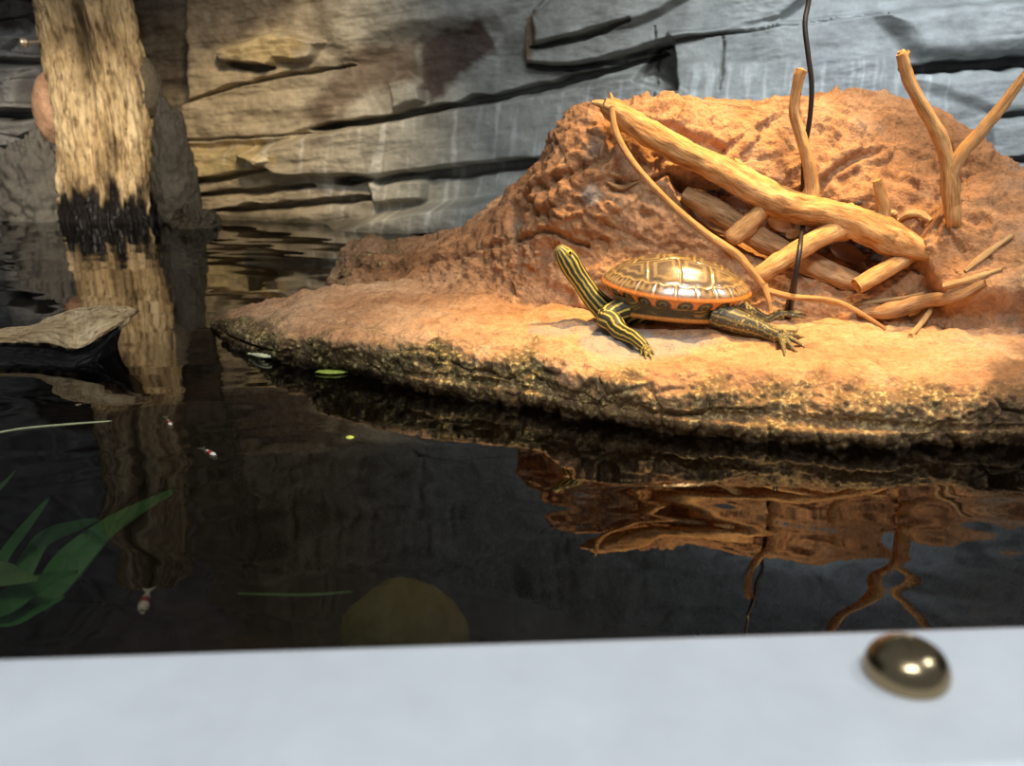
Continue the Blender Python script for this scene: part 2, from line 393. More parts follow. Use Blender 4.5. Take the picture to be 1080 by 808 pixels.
    k = ss(600, 900, px)[..., None]; col = col*(1-k) + c3(.37, .39, .385)*k
    k = (1 - ss(40, 70, px))[..., None]; col = col*(1-k) + c3(.34, .33, .31)*k
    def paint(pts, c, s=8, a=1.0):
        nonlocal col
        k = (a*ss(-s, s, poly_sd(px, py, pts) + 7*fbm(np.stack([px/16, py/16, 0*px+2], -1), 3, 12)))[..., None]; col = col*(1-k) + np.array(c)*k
    paint([(190, 160), (275, 152), (300, 168), (280, 180), (192, 194)], (.50, .37, .17)); paint([(233, 54), (301, 34), (330, 50), (290, 70)], (.48, .36, .18), 6)
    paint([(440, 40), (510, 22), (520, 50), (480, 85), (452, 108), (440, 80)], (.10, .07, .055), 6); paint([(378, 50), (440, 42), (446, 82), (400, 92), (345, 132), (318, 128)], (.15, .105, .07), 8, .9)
    paint([(60, -40), (330, -40), (300, 20), (250, 45), (190, 70), (140, 100), (60, 60)], (.13, .10, .07), 14, .9); paint([(-60, -80), (45, -80), (30, 30), (-60, 30)], (.09, .075, .06), 8)  # top-left areas the lamps miss, their shade painted as dark brown
    paint([(225, 236), (330, 238), (330, 262), (225, 262)], (.34, .33, .10), 8, .6); paint([(556, 20), (578, 8), (566, 66), (552, 68)], (.26, .19, .13), 4)
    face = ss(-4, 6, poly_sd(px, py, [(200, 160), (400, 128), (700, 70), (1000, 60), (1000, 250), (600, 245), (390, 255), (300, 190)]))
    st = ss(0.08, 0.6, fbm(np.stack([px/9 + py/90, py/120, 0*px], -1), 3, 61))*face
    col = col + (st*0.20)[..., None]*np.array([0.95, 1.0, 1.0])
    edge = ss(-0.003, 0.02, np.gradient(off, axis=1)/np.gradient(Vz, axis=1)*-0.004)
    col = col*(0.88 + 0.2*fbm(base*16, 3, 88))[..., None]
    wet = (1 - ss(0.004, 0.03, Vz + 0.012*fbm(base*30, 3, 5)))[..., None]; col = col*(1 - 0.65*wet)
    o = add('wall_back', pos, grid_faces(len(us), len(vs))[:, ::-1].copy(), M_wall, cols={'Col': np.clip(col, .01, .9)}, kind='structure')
    return o
build_wall()
def box(name, x0, x1, y0, y1, z0, z1, mat, **kw):
    V = [(x, y, z) for z in (z0, z1) for y in (y0, y1) for x in (x0, x1)]
    f = np.array([(0, 2, 3, 1), (4, 5, 7, 6), (0, 1, 5, 4), (2, 6, 7, 3), (0, 4, 6, 2), (1, 3, 7, 5)])
    return add(name, V, f, mat, smooth=False, **kw)
box('floor', -2.0, 1.9, 0.2, 2.6, -0.40, -0.34, M_bottom, kind='structure')
box('wall_left', -2.04, -1.98, 0.2, 2.6, -0.34, 1.3, M_panel, kind='structure')
box('wall_right', 1.88, 1.94, 0.2, 1.5, -0.34, 1.3, M_panel, kind='structure')

# ------------------------------------------------------------------ water
def build_water():
    xs = np.linspace(-1.97, 1.87, 620); ys = np.concatenate([np.linspace(0.30, 1.15, 420), np.linspace(1.155, 2.45, 160)])
    X, Y = np.meshgrid(xs, ys, indexing='ij')
    z = np.zeros(X.shape)
    q = np.stack([X*5.5 + 0.3*Y, Y*8.5, 0*X], -1)
    amp = 0.0011*(0.35 + 0.65*(1 - ss(0.62, 0.95, Y - 0.25*np.clip(-X, 0, 1)))) + 0.0014*ss(0.15, 0.45, X)*(1 - ss(0.55, 0.8, Y))
    z += amp*fbm(q + 0.6*noise(q*0.7, 9)[..., None], 3, 5, 0.42)
    z += 0.0012*ss(.22, .42, X)*(1 - ss(.60, .74, Y))*noise(np.stack([X*9 + Y*6, Y*34 - X*10, 0*X], -1), 15)
    z += 0.00015*np.sin(2*np.pi*(Y*11 + 0.8*noise(np.stack([X*3, Y*2, 0*X], -1), 4)))*ss(1.2, 1.6, Y)
    V = np.stack([X, Y, z], -1)
    add('pond_water', V, grid_faces(len(xs), len(ys)), M_water, label='dark clear rippled water filling the tank around the rocks', cat='water', kind='stuff')
build_water()

# ------------------------------------------------------------------ rock ledge and mound
def rock_attrs(V, wet=0, algae=0, grey=0):
    n = V.shape[0]*V.shape[1] if V.ndim == 3 else len(V)
    return {k: (np.zeros(n) + (0 if np.isscalar(a) else 0) + np.asarray(a).reshape(-1)) if not np.isscalar(a) else np.full(n, float(a)) for k, a in (('wet', wet), ('algae', algae), ('grey', grey))}
LEDGE = []   # px, y_back, z_back, y_edge, z_edge, y_water
for px, yb, zb, ye, ze, yw in [(222, 337, .004, 341, .004, 345), (240, 333, .016, 342, .013, 357), (262, 328, .027, 346, .022, 369), (300, 319, .040, 349, .034, 381),
        (370, 310, .050, 352, .046, 393), (450, 306, .053, 357, .050, 412), (540, 316, .054, 364, .052, 424), (620, 326, .055, 384, .050, 440), (700, 333, .055, 392, .050, 452),
        (800, 337, .056, 393, .050, 462), (900, 342, .056, 400, .050, 468), (1000, 346, .057, 404, .050, 468), (1080, 350, .058, 402, .052, 466), (1180, 352, .058, 402, .052, 464), (1300, 354, .058, 402, .052, 462)]:
    back = G(px, yb, zb); edge = G(px, ye, ze); wl = G(px, yw, 0.0); k = min(1, max(0.1, ze/.05))
    deep = back + np.array([0, .10*k, -.02*k]); mid = 0.5*(back + edge) + np.array([0, 0, .004*k])
    face = 0.45*edge + 0.55*wl + np.array([0, -.010*k, -0.002*k])
    lip = wl + np.array([0, -.004*k, .006*k])
    und = wl + np.array([0, .05*k, -.035 - .01*k]); bot = wl + np.array([0, .16*k, -.15]); b2 = wl + np.array([0, .22*k, -.35])
    bk = deep + np.array([0, .05*k, -.12*k - .03]); bk2 = deep + np.array([0, .07*k, -.36])
    LEDGE.append([bk2, bk, deep, back, mid, edge, face, lip, und, bot, b2])
def build_ledge():
    g = catmull(catmull(np.array(LEDGE), 640, 0), 300, 1)
    n = -grid_normals(g)
    if n[300, 120, 2] < 0: n = -n
    fadex = ss(0.0, 0.12, np.linspace(0, 1, 640))[:, None]*0.85 + 0.15
    top = ss(0.25, 0.75, n[..., 2])
    d = (0.006*fbm(g*13, 4, 3) + 0.0045*(1 - top*0.6)*ridged(g*30, 4, 9) + 0.0022*fbm(g*70, 4, 15) + 0.0022*fbm(g*np.array([24, 40, 40]), 3, 45))*fadex
    alg0 = ss(4.8, 5.3, np.linspace(0, 10, 300))[None]
    d1, d2, idn = cell(g*np.array([26, 26, 34]), 12)
    d += (0.005*(idn - .4) - 0.004*(1 - ss(0, 0.1, d2 - d1)))*(1 - top)*fadex
    d += 0.0016*alg0*np.clip(noise(g*230, 6) + .1, 0, 1)*2.2
    d -= 0.0025*top*ss(0.45, 0.9, ridged(g*np.array([9, 16, 9]), 3, 51))*fadex
    v = g + n*d[..., None]
    px, py = proj(v)
    nz = 0.010*fbm(g*26, 4, 33)
    wet = 1 - ss(0.004, 0.020, v[..., 2] + nz*0.8)
    wet = np.maximum(wet, 0.75*ss(-8, 8, poly_sd(px, py, [(1044, 380), (1110, 360), (1110, 480), (1010, 470), (1040, 420)]) + 900*nz))
    prof = np.linspace(0, 10, 300)[None] + 55*nz + 0*px; alg = ss(4.95, 5.55, prof)*(0.75 + .25*(1 - ss(420, 700, px)))
    alg = np.maximum(alg, (1 - ss(262, 315, px + 1500*nz))*ss(3.6, 4.3, prof))
    alg = np.clip(alg*(0.8 + 25*nz), 0, 1)  # algae on the front face; its dark tone also stands in for shade
    grey = np.maximum(0.85*ss(-5, 5, poly_sd(px, py, [(610, 352), (640, 344), (700, 352), (760, 360), (715, 372), (660, 382), (622, 372)]) + 500*nz), 0.7*(1 - ss(3, 8, seg_dist(px, py, [(562, 349), (590, 350), (622, 345)])[0] + 300*np.abs(nz))))  # shadow of the turtle's body and neck, painted grey on the rock
    return add('basking_ledge', v, grid_faces(640, 300), M_ledge, cols=rock_attrs(v, wet, alg, grey), label='long flat orange rock ledge under the turtle with a mossy wet front face', cat='rock'), v
MOUND = []
for px, rows in [
    (352, [(302, 1.31), (297, 1.315), (293, 1.325), (291, 1.335)]),
    (380, [(312, 1.21), (300, 1.25), (288, 1.29), (280, 1.31)]),
    (425, [(316, 1.13), (303, 1.17), (290, 1.22), (276, 1.26)]),
    (480, [(322, 1.05), (302, 1.09), (280, 1.14), (257, 1.19)]),
    (540, [(330, 1.00), (295, 1.04), (255, 1.07), (208, 1.11)]),
    (580, [(334, .98), (290, 1.00), (235, 1.02), (172, 1.06)]),
    (622, [(338, .955), (285, .98), (215, 1.00), (136, 1.035)]),
    (665, [(342, .945), (280, .975), (205, .995), (121, 1.025)]),
    (720, [(345, .94), (280, .97), (200, .99), (115, 1.02)]),
    (800, [(348, .925), (285, .955), (205, .98), (114, 1.02)]),
    (880, [(352, .90), (295, .935), (210, .97), (116, 1.02)]),
    (950, [(354, .88), (300, .91), (215, .955), (120, 1.015)]),
    (1000, [(356, .85), (305, .88), (225, .94), (134, 1.01)]),
    (1040, [(357, .83), (300, .865), (215, .93), (168, .995)]),
    (1085, [(357, .82), (290, .86), (222, .92), (196, .98)]),
    (1160, [(357, .82), (300, .87), (245, .93), (222, .98)]),
    (1280, [(357, .82), (310, .87), (270, .93), (250, .98)])]:
    p = [P(px, y, Y) for y, Y in rows]; h = max(0.02, p[-1][2])
    front = p[0] + np.array([0, -.005, -.06]); f2 = p[0] + np.array([0, .03, -.38])
    b1 = p[-1] + np.array([0, .05 + .1*h, -.05*h]); b2 = p[-1] + np.array([0, .14 + .25*h, -.5*h]); b3 = p[-1] + np.array([0, .14 + .3*h, -h - .36])
    MOUND.append([f2, front] + p + [b1, b2, b3])
def build_mound():
    g = catmull(catmull(np.array(MOUND), 560, 0), 340, 1)
    n = -grid_normals(g)
    if n[300, 140, 1] > 0: n = -n
    px, py = proj(g)
    up = np.linspace(0, 8, 340)[None]
    hgt = ss(0.0, 0.1, g[..., 2] - 0.045)
    d = 0.009*fbm(g*8, 3, 3)*hgt + 0.006*ridged(g*22, 4, 19)*(0.3 + 0.7*ss(-0.1, 0.5, fbm(g*6, 2, 8))) + 0.0032*fbm(g*60, 4, 25)
    gg = g @ np.array([[.8, .1, .6], [-.2, .97, .1], [-.6, -.1, .8]])
    d1, d2, idn = cell(gg*np.array([9, 14, 20]), 22)
    d += (0.006*(idn - .5) - 0.0025*(1 - ss(0, 0.05, d2 - d1)))*hgt
    d1, d2, idn = cell(gg[..., [1, 2, 0]]*np.array([34, 30, 44]), 29)
    d += 0.0090*(idn - .5)*ss(-.4, .2, fbm(g*7, 2, 91)) + 0.0055*ridged(gg*np.array([38, 50, 62]), 4, 61)*ss(-.3, .3, fbm(g*9, 2, 93))
    # the hollow under the branches, the right-hand shoulder, clefts
    hol = ss(-14, 22, poly_sd(px, py, [(712, 190), (770, 190), (830, 205), (940, 245), (955, 275), (905, 300), (800, 268), (735, 232)]))
    sh = ss(-6, 10, poly_sd(px, py, [(985, 228), (1022, 205), (1060, 196), (1120, 205), (1200, 240), (1200, 330), (1000, 330), (965, 270)]))
    d += -0.055*hol + 0.030*sh
    for pts, wd, dep in [([(620, 260), (585, 245), (480, 276), (446, 284)], 3, .008), ([(735, 215), (720, 195), (705, 182), (690, 190)], 3, .012), ([(640, 200), (665, 196), (690, 210)], 8, .010), ([(835, 235), (870, 190), (895, 170), (925, 160)], 4, .012),
        ([(985, 135), (1000, 160), (1010, 200)], 4, .015), ([(640, 120), (700, 135), (760, 160)], 5, .012), ([(655, 330), (640, 310), (610, 300)], 4, .008), ([(560, 210), (640, 170), (650, 140)], 4, .010)]:
        dist, al = seg_dist(px, py, pts); d -= dep*(1 - ss(wd*.4, wd*1.6, dist + 3*noise(g*60, 2)))
    v = g + n*d[..., None]
    nz = 0.010*fbm(g*26, 4, 33)
    wet = (1 - ss(0.004, 0.018, v[..., 2] + nz))
    grey = 0.55*ss(.3, .9, fbm(g*11, 3, 71)) + 0.5*ss(1040, 1090, px + 1200*nz)*ss(.2, .8, fbm(g*30, 3, 7) + .5)
    grey = np.clip(np.maximum(grey, 0.8*(1 - ss(4, 9, np.hypot(px-627, (py-208)*.7) + 400*nz))), 0, .7)
    alg = 0.5*ss(1050, 1085, px + 1500*nz)*ss(.3, .8, fbm(g*25, 3, 17) + .3)*(1 - ss(.12, .16, v[..., 2])) + 0.55*(1 - ss(400, 450, px + 1500*nz))*ss(.1, .6, fbm(g*30, 3, 5) + .2)
    return add('basking_mound', v, grid_faces(560, 340), M_mound, cols=rock_attrs(v, wet, np.clip(alg, 0, 1), grey), label='large rough orange-brown boulder mound rising behind the turtle', cat='rock'), v
ledge_o, LV = build_ledge()
mound_o, MV = build_mound()
BV = BVHTree.FromPolygons([Vector(x) for x in LV.reshape(-1, 3)] + [Vector(x) for x in MV.reshape(-1, 3)],
    np.concatenate([grid_faces(640, 300), grid_faces(560, 340) + 640*300]).tolist())
def hit(px, py, lift=0.0):
    d = ray(px, py); d /= np.linalg.norm(d)
    h = BV.ray_cast(Vector(CAM), Vector(d))
    if h[0] is None: return P(px, py, 1.2)
    return np.array(h[0]) - d*lift
def ground(x, y):
    h = BV.ray_cast(Vector((x, y, 0.6)), Vector((0, 0, -1))); return h[0].z if h[0] else 0.05

# ------------------------------------------------------------------ trunk and what stands round it
def build_trunk():
    rows = [(0, 118+0, 55), (-0.06, 118, 54)]
    zs = np.array([-.34, -.05, .0, .05, .11, .18, .27, .36, .46, .56, .70, .95])
    cx_px = np.array([118, 118, 118, 117, 115, 112, 107, 100, 90, 80, 66, 40.]); hw = np.array([58, 56, 54, 53, 53, 53, 52, 51, 52, 53, 55, 58.])
    Yc = 2.12; pts = []; rad = []
    for z, c, h in zip(zs, cx_px, hw):
        y = (proj(np.array([-.9, Yc, z]))[1]); q = P(c, y, Yc); q[2] = z; pts.append(q); dep = Yc*cp - (z - CAM[2])*sp_; rad.append(h/F*dep)
    n, m = 420, 460
    c = catmull(np.array(pts), m); r = catmull(np.array(rad)[:, None], m)[:, 0]
    th = np.linspace(0, 2*np.pi, n, endpoint=False)
    dirx, diry = np.cos(th), np.sin(th)*0.85
    zz = np.repeat(c[:, 2:3], n, 1); tw = th[None] + 0.5*zz
    q = np.stack([np.cos(tw)*3.2, np.sin(tw)*3.2, zz*2.2], -1)
    rr = 1 + 0.05*fbm(q*0.5, 3, 3)
    # a deep fold down the front that splits the trunk into two strands higher up
    th0 = -np.pi/2 + 0.10 + 0.25*(zz - 0.3); fold = np.exp(-((np.angle(np.exp(1j*(th[None] - th0))))/0.17)**2)
    rr -= 0.55*fold*ss(0.10, 0.42, zz)
    rr -= 0.13*np.clip(ridged(q*2.0, 4, 11) - 0.2, 0, 1.4)*0.7
    rr += 0.05*fbm(np.stack([np.cos(tw)*14, np.sin(tw)*14, zz*22], -1), 3, 14)
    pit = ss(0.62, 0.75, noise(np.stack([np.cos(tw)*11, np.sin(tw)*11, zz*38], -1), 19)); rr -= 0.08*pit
    low = 1 - ss(0.05, 0.085, zz + 0.045*fbm(np.stack([np.cos(tw)*4, np.sin(tw)*4, zz*10], -1), 4, 15))
    rr -= 0.05*low
    R = r[:, None]*rr
    V = np.stack([c[:, 0:1] + R*dirx[None], c[:, 1:2] + R*diry[None], zz], -1)
    uv = np.stack([np.repeat(th[None]/(2*np.pi), m, 0), zz], -1)
    wet = np.clip(low + 0.55*fold*ss(0.15, 0.4, zz) + .5*pit, 0, 1)  # wet only at the foot; shade painted into the fold, pits darkened too
    add('tree_trunk', V, grid_faces(m, n, True), M_trunk, uv=uv, cols={'wet': wet}, label='thick dead tree trunk with furrowed tan wood and black wet foot in water', cat='tree trunk')
build_trunk()
def lump(name, c, r, mat, seed, bump=.35, freq=5, nu=120, nv=90, attrs=(0.2, 0.1, 0), **kw):
    V, f, uv = sphere(c, r, nu, nv)
    d = (V - c)/np.asarray(r); V = c + (V - c)*(1 + bump*(.7*fbm((V - c)*freq*4, 5, seed) + .25*ridged((V - c)*freq*9, 3, seed + 2)))[:, None]
    return add(name, V, f, mat, cols=rock_attrs(V, *[float(a) for a in attrs]), **kw)
M_knob = mat_rock('terracotta_stone', (.46, .25, .14), (.60, .36, .22), (.70, .48, .32))
M_knob2 = mat_rock('grey_tan_stone', (.10, .085, .06), (.17, .14, .1), (.23, .19, .13))
c = P(66, 114, 2.17); lump('wall_boulder', c, (.062, .07, .088), M_knob, 4, .08, 3, attrs=(0, 0, 0), label='smooth round terracotta stone peeking out left of the tree trunk', cat='stone')
c = P(149, 94, 2.16); lump('wall_boulder', c, (.043, .07, .072), M_knob2, 14, .10, 3, attrs=(0, 0, 0), label='smooth round grey-tan stone peeking out right of the tree trunk', cat='stone')
c = P(48, 218, 2.14); c[2] = .02; lump('wet_rock', c, (.085, .07, .16), M_dark, 8, .45, 6, attrs=(.15, .0, .3), label='jagged dark grey wet rock at the waterline left of the trunk', cat='rock')
c = P(186, 200, 2.08); c[2] = .06; lump('wet_rock', c, (.045, .05, .19), M_dark, 18, .30, 6, attrs=(.4, .0, .1), label='tall narrow black wet rock right of the trunk against the wall', cat='rock')
c = P(206, 230, 2.02); c[2] = -.01; lump('wet_rock', c, (.05, .05, .045), M_dark, 28, .5, 7, attrs=(.7, .1, 0), label='low black glistening rock at the waterline right of the trunk', cat='rock')
M_brass = mat_plain('pale_brass', (.62, .52, .36), .35, .15, 200, .1, Metallic=.7)
def build_peg():
    a = P(27, 45, 2.06); b = P(64, 44, 2.12)
    V1 = tube([a, .5*(a+b) + np.array([0, 0, .001]), b], [.004, .0035, .0035], 12, 14)
    root = add('wall_peg', V1[0], V1[1], M_brass, uv=V1[2], label='small pale metal peg with a round cap sticking out left of the trunk', cat='peg')
    cap = tube([a - np.array([.010, .004, 0]), a - np.array([.006, .003, 0]), a + np.array([.003, .001, 0])], [.006, .0105, .0085], 20, 12)
    add('cap', cap[0], cap[1], M_brass, root, uv=cap[2])
build_peg()

# ------------------------------------------------------------------ driftwood on the mound
def at(px, py, Y): return P(px, py, Y)
def limb(rows, n=22, bump=.16, freq=45, seed=0, groove=.10, m=None, k=(.90, .955, .65)):
    rows = [(x, y, k[0] + (Y - k[1])*k[2], r) for x, y, Y, r in rows]
    pts = [P(x, y, Y) for x, y, Y, r in rows]
    rad = [r/F*(p[1]*cp - (p[2] - CAM[2])*sp_) for (x, y, Y, r), p in zip(rows, pts)]
    return tube(pts, rad, n, m or len(rows)*16, bump, freq, seed, groove=groove)
main = limb([(636, 110, 1.10, 7), (648, 117, 1.10, 12), (680, 138, 1.085, 14), (720, 160, 1.07, 14), (765, 182, 1.05, 15), (800, 202, 1.035, 17), (835, 218, 1.02, 17), (875, 226, 1.00, 16), (912, 238, .985, 19), (945, 254, .97, 19), (970, 264, .945, 12), (984, 271, .93, 4)], 30, seed=1)
up = limb([(852, 222, 1.02, 13), (856, 198, 1.02, 8.5), (853, 175, 1.02, 6.8), (845, 145, 1.025, 6.5), (838, 118, 1.03, 6.2), (840, 95, 1.03, 6.0), (843, 80, 1.03, 7), (845, 74, 1.03, 7.5)], seed=2)
fk1 = limb([(812, 210, 1.03, 10), (800, 226, 1.03, 10), (788, 238, 1.03, 11), (774, 250, 1.03, 11), (770, 255, 1.03, 7)], seed=3)
fk2 = limb([(892, 238, .995, 14), (872, 247, .985, 11), (845, 262, .975, 11), (820, 278, .965, 11), (802, 289, .96, 9), (799, 291, .96, 6)], seed=4)
fk3 = limb([(960, 268, .965, 10), (940, 282, .95, 9), (920, 293, .945, 10), (903, 302, .94, 9)], seed=5)
stub = limb([(930, 238, .985, 10), (932, 222, .985, 8), (929, 205, .985, 6.5), (925, 190, .985, 5.5)], seed=6)
torn = [limb([(640, 112, 1.10, 6), (632, 109, 1.10, 4), (624, 108, 1.10, 2)], 10, seed=k+7, m=14) if k == 0 else limb([(645, 113, 1.10, 5), (645, 104, 1.10, 3), (643, 97, 1.10, 1)], 10, seed=9, m=14) for k in (0, 1)]
nub = limb([(790, 184, 1.05, 5), (779, 174, 1.05, 5), (773, 168, 1.05, 3)], 12, seed=10, m=16)
V, f, uv = join(main, up, fk1, fk2, fk3, stub, nub, *torn)
branch = add('driftwood_branch', V, f, M_branch, uv=uv, label='thick orange driftwood branch with an upright limb lying across the mound', cat='branch')
V, f, uv = limb([(722, 204, 1.09, 8), (740, 214, 1.075, 12), (770, 232, 1.06, 13), (806, 254, 1.04, 13), (846, 275, 1.02, 13), (880, 290, 1.00, 12), (905, 299, .985, 10)], 26, seed=21)
add('driftwood_log', V, f, M_log, uv=uv, label='straight weathered log lying beneath the thick driftwood branch', cat='log')
V, f, uv = join(limb([(645, 113, 1.07, 3.5), (650, 140, 1.05, 3.6), (668, 172, 1.03, 3.8), (700, 208, 1.00, 4), (740, 243, .97, 4.2), (775, 267, .945, 5), (790, 283, .93, 4.3), (806, 303, .915, 4.2)], 14, .1, seed=31, k=(.865, .87, .60)),
    limb([(806, 300, .915, 4), (810, 315, .90, 3), (813, 330, .89, 2.2)], 10, .1, seed=32, m=20, k=(.865, .87, .60)),
    limb([(806, 306, .915, 3.5), (835, 313, .905, 3.5), (875, 317, .89, 3.2), (900, 326, .875, 2.8), (934, 347, .855, 2.2)], 12, .12, seed=33, k=(.865, .87, .60)))
add('long_twig', V, f, M_branch, uv=uv, label='long thin bowed orange twig reaching from the branch tip down behind the turtle', cat='twig')
KY = (hit(1006, 232)[1] - .006, 1.06, 1.0)
V, f, uv = join(limb([(1009, 252, 1.10, 8), (1006, 236, 1.065, 8.5), (1004, 215, 1.06, 9), (1002, 195, 1.06, 10), (1001, 178, 1.06, 8), (1000, 168, 1.06, 5)], 18, k=KY, seed=41),
    limb([(1001, 190, 1.06, 8), (998, 165, 1.06, 7.5), (990, 142, 1.06, 8), (976, 117, 1.06, 7), (963, 95, 1.06, 6.5), (955, 75, 1.06, 6.5), (951, 58, 1.06, 6), (949, 54, 1.06, 3)], 18, k=KY, seed=42),
    limb([(1002, 186, 1.06, 8), (1012, 165, 1.055, 7), (1032, 142, 1.05, 7), (1055, 114, 1.045, 6.5), (1078, 84, 1.04, 5.5), (1092, 68, 1.035, 4)], 18, k=KY, seed=43),
    limb([(953, 66, 1.06, 4), (957, 57, 1.06, 3), (958, 53, 1.06, 1.5)], 8, k=KY, seed=44, m=10))
add('forked_stick', V, f, M_branch, uv=uv, label='upright Y-shaped stick standing on the right shoulder of the mound', cat='stick')
def lay(name, pts, rad, mat, seed, lift=.5, label='', cat='stick', n=12, group=None):
    q = [hit(x, y, r/F*1.0*lift) for (x, y), r in zip(pts, rad)]
    q = np.array(q); q[:, 1] = np.linspace(q[0, 1], q[-1, 1], len(q))*.5 + q[:, 1]*.5
    q = np.array([P(x, y, Y) for (x, y), Y in zip(pts, q[:, 1])])
    V, f, uv = tube(q, [r/F for r in rad], n, len(pts)*12, .15, 50, seed, groove=.08)
    return add(name, V, f, mat, uv=uv, label=label, cat=cat, group=group)
lay('curled_bark', [(948, 232), (958, 226), (970, 226), (982, 233)], [2.5, 4, 4, 2.5], M_stick, 51, 1.0, 'small curled strip of pale bark behind the thick branch end', 'bark')
lay('loose_stick', [(1018, 286), (1030, 276), (1048, 262), (1068, 248)], [2, 3.2, 3.2, 2.2], M_stick, 52, 1, 'straight pale stick leaning on the right shoulder, highest of the loose sticks')
lay('loose_stick', [(995, 302), (1015, 297), (1035, 291), (1057, 284)], [3, 3.2, 3, 1.8], M_stick, 53, 1, 'straight pale stick lying on the mound just below the highest loose stick')
lay('loose_stick', [(895, 322), (925, 318), (950, 315), (976, 309)], [1.8, 2.4, 2.4, 1.5], M_stick, 54, 1, 'thin pale stick lying along the brown bark slab')
V1 = lay('forked_twig', [(960, 354), (970, 343), (980, 330), (985, 318)], [2.2, 2.8, 2.6, 1.5], M_stick, 55, 1, 'small forked twig standing at the foot of the mound on the right', 'twig')
lay('bark_slab', [(905, 330), (940, 328), (975, 318), (1010, 312), (1040, 298)], [4, 8, 7, 6, 3], M_log, 56, .7, 'long brown bark slab lying at the foot of the mound', 'bark')
lay('bark_chip', [(640, 192), (655, 198), (672, 192)], [1, 3, 1], M_log, 57, 1, 'thin brown bark chip stuck on the left mound face', 'bark')
M_leaf_d = mat_plain('dry_leaf', (.16, .075, .035), .6, .4, 40, .3)
M_leaf_o = mat_plain('orange_leaf', (.42, .17, .05), .5, .35, 40, .3)
M_deb = mat_plain('dark_debris', (.085, .05, .032), .7, .5, 80, .4)
rng = np.random.default_rng(3)
def leaf(px, py, wpx, hpx, ang, mat, label, group=None, curl=.25, lift=.010):
    c = hit(px, py, lift); k = 1/F*c[1]
    s = np.linspace(-1, 1, 15); t = np.linspace(-1, 1, 9); S, T = np.meshgrid(s, t, indexing='ij')
    wd = np.clip(1 - S**2, 0.02, 1)**.7*(1 - .25*S)
    x = S*wpx*k; y = T*wd*hpx*k; z = curl*wpx*k*(T**2*.5 + S**2*.3) + .0015*noise(np.stack([S*2, T*2, 0*S + px], -1), 3)
    ca, sa = math.cos(ang), math.sin(ang); X = x*ca - y*sa; Z = x*sa + y*ca
    V = np.stack([c[0] + X, c[1] - z - .003, c[2] + Z], -1); V2 = V + np.array([0, .0012, 0])
    n = 15*9; f = grid_faces(15, 9); per = np.concatenate([np.arange(0, 9), np.arange(17, n, 9), np.arange(n-2, n-10, -1), np.arange(n-18, 0, -9)])
    side = np.stack([per, np.roll(per, -1), np.roll(per, -1) + n, per + n], -1)
    return add('dry_leaf', np.concatenate([V.reshape(-1, 3), V2.reshape(-1, 3)]), np.concatenate([f, f[:, ::-1] + n, side]), mat, label=label, cat='leaf', group=group)
leaf(776, 216, 15, 8, -.3, M_leaf_d, 'dark curled dry leaf showing through the left gap under the thick branch')
leaf(822, 236, 16, 8, -.5, M_leaf_o, 'rusty orange dry leaf in the middle gap under the thick branch')
leaf(893, 266, 22, 9, -.35, M_leaf_d, 'dark brown dry leaf in the right gap under the thick branch')
leaf(836, 246, 9, 5, .2, M_stick, 'small pale dry leaf scrap in the middle gap under the thick branch')
for k, (x, y, r, m_, lab) in enumerate([(752, 205, 6, M_deb, 'dark wood crumb at the upper left of the hollow'), (764, 202, 5, M_deb, 'dark wood crumb left of the curled dry leaf'), (850, 250, 7, M_deb, 'dark wood crumb beside the cable in the hollow'), (868, 262, 8, M_deb, 'dark wood crumb right of the cable above the log'), (910, 262, 8, M_deb, 'dark purple brown crumb below the thick branch end'), (925, 272, 6, M_deb, 'dark crumb nearest the fork of the thick branch end'), (898, 218, 4, M_stick, 'pale gravel crumb left of the short stub'), (905, 214, 3, M_deb, 'dark gravel crumb left of the short stub'), (942, 225, 3.5, M_stick, 'pale gravel crumb between the short stub and curled bark')]):
    c = hit(x, y, r/F*.4); V, f, uv = sphere(c, r/F*np.array([1.3, .9, .8]), 26, 18, .45, 6, 60+k)
    add('debris_crumb', V, f, m_, label=lab, cat='debris')

# ------------------------------------------------------------------ cable
M_cable = mat_plain('black_rubber', (.018, .015, .014), .42, .1, 100, .05)
ce = hit(831, 334)[1] - .003
cp_ = [(905, -260, .99), (862, -60, .98), (853, 0, .975), (849, 25, .97), (852, 55, .965), (856, 90, .962), (854, 125, .962), (848, 165, .966), (847, 210, .966), (847, 236, .945), (845, 250, .915), (843, 266, .892), (838, 296, .886), (833, 322, .5*ce + .443), (831, 334, ce)]
Vt = tube([P(x, y, Y) for x, y, Y in cp_], [.0026]*len(cp_), 14, 160)
cable = add('probe_cable', Vt[0], Vt[1], M_cable, uv=Vt[2], label='thin black cable hanging down past the upright limb behind the turtle', cat='cable')
pr = [P(x, y, Y) for x, y, Y in [(839, 290, .886), (836, 308, .6*.886 + .4*ce), (832, 325, .3*.886 + .7*ce), (831, 335, ce)]]
Vt = tube(pr, [.0028, .0038, .0042, .0040], 14, 24); add('probe', Vt[0], Vt[1], mat_plain('grey_brown_rubber', (.07, .05, .04), .5, .1), cable, uv=Vt[2], label='thicker grey-brown probe end')

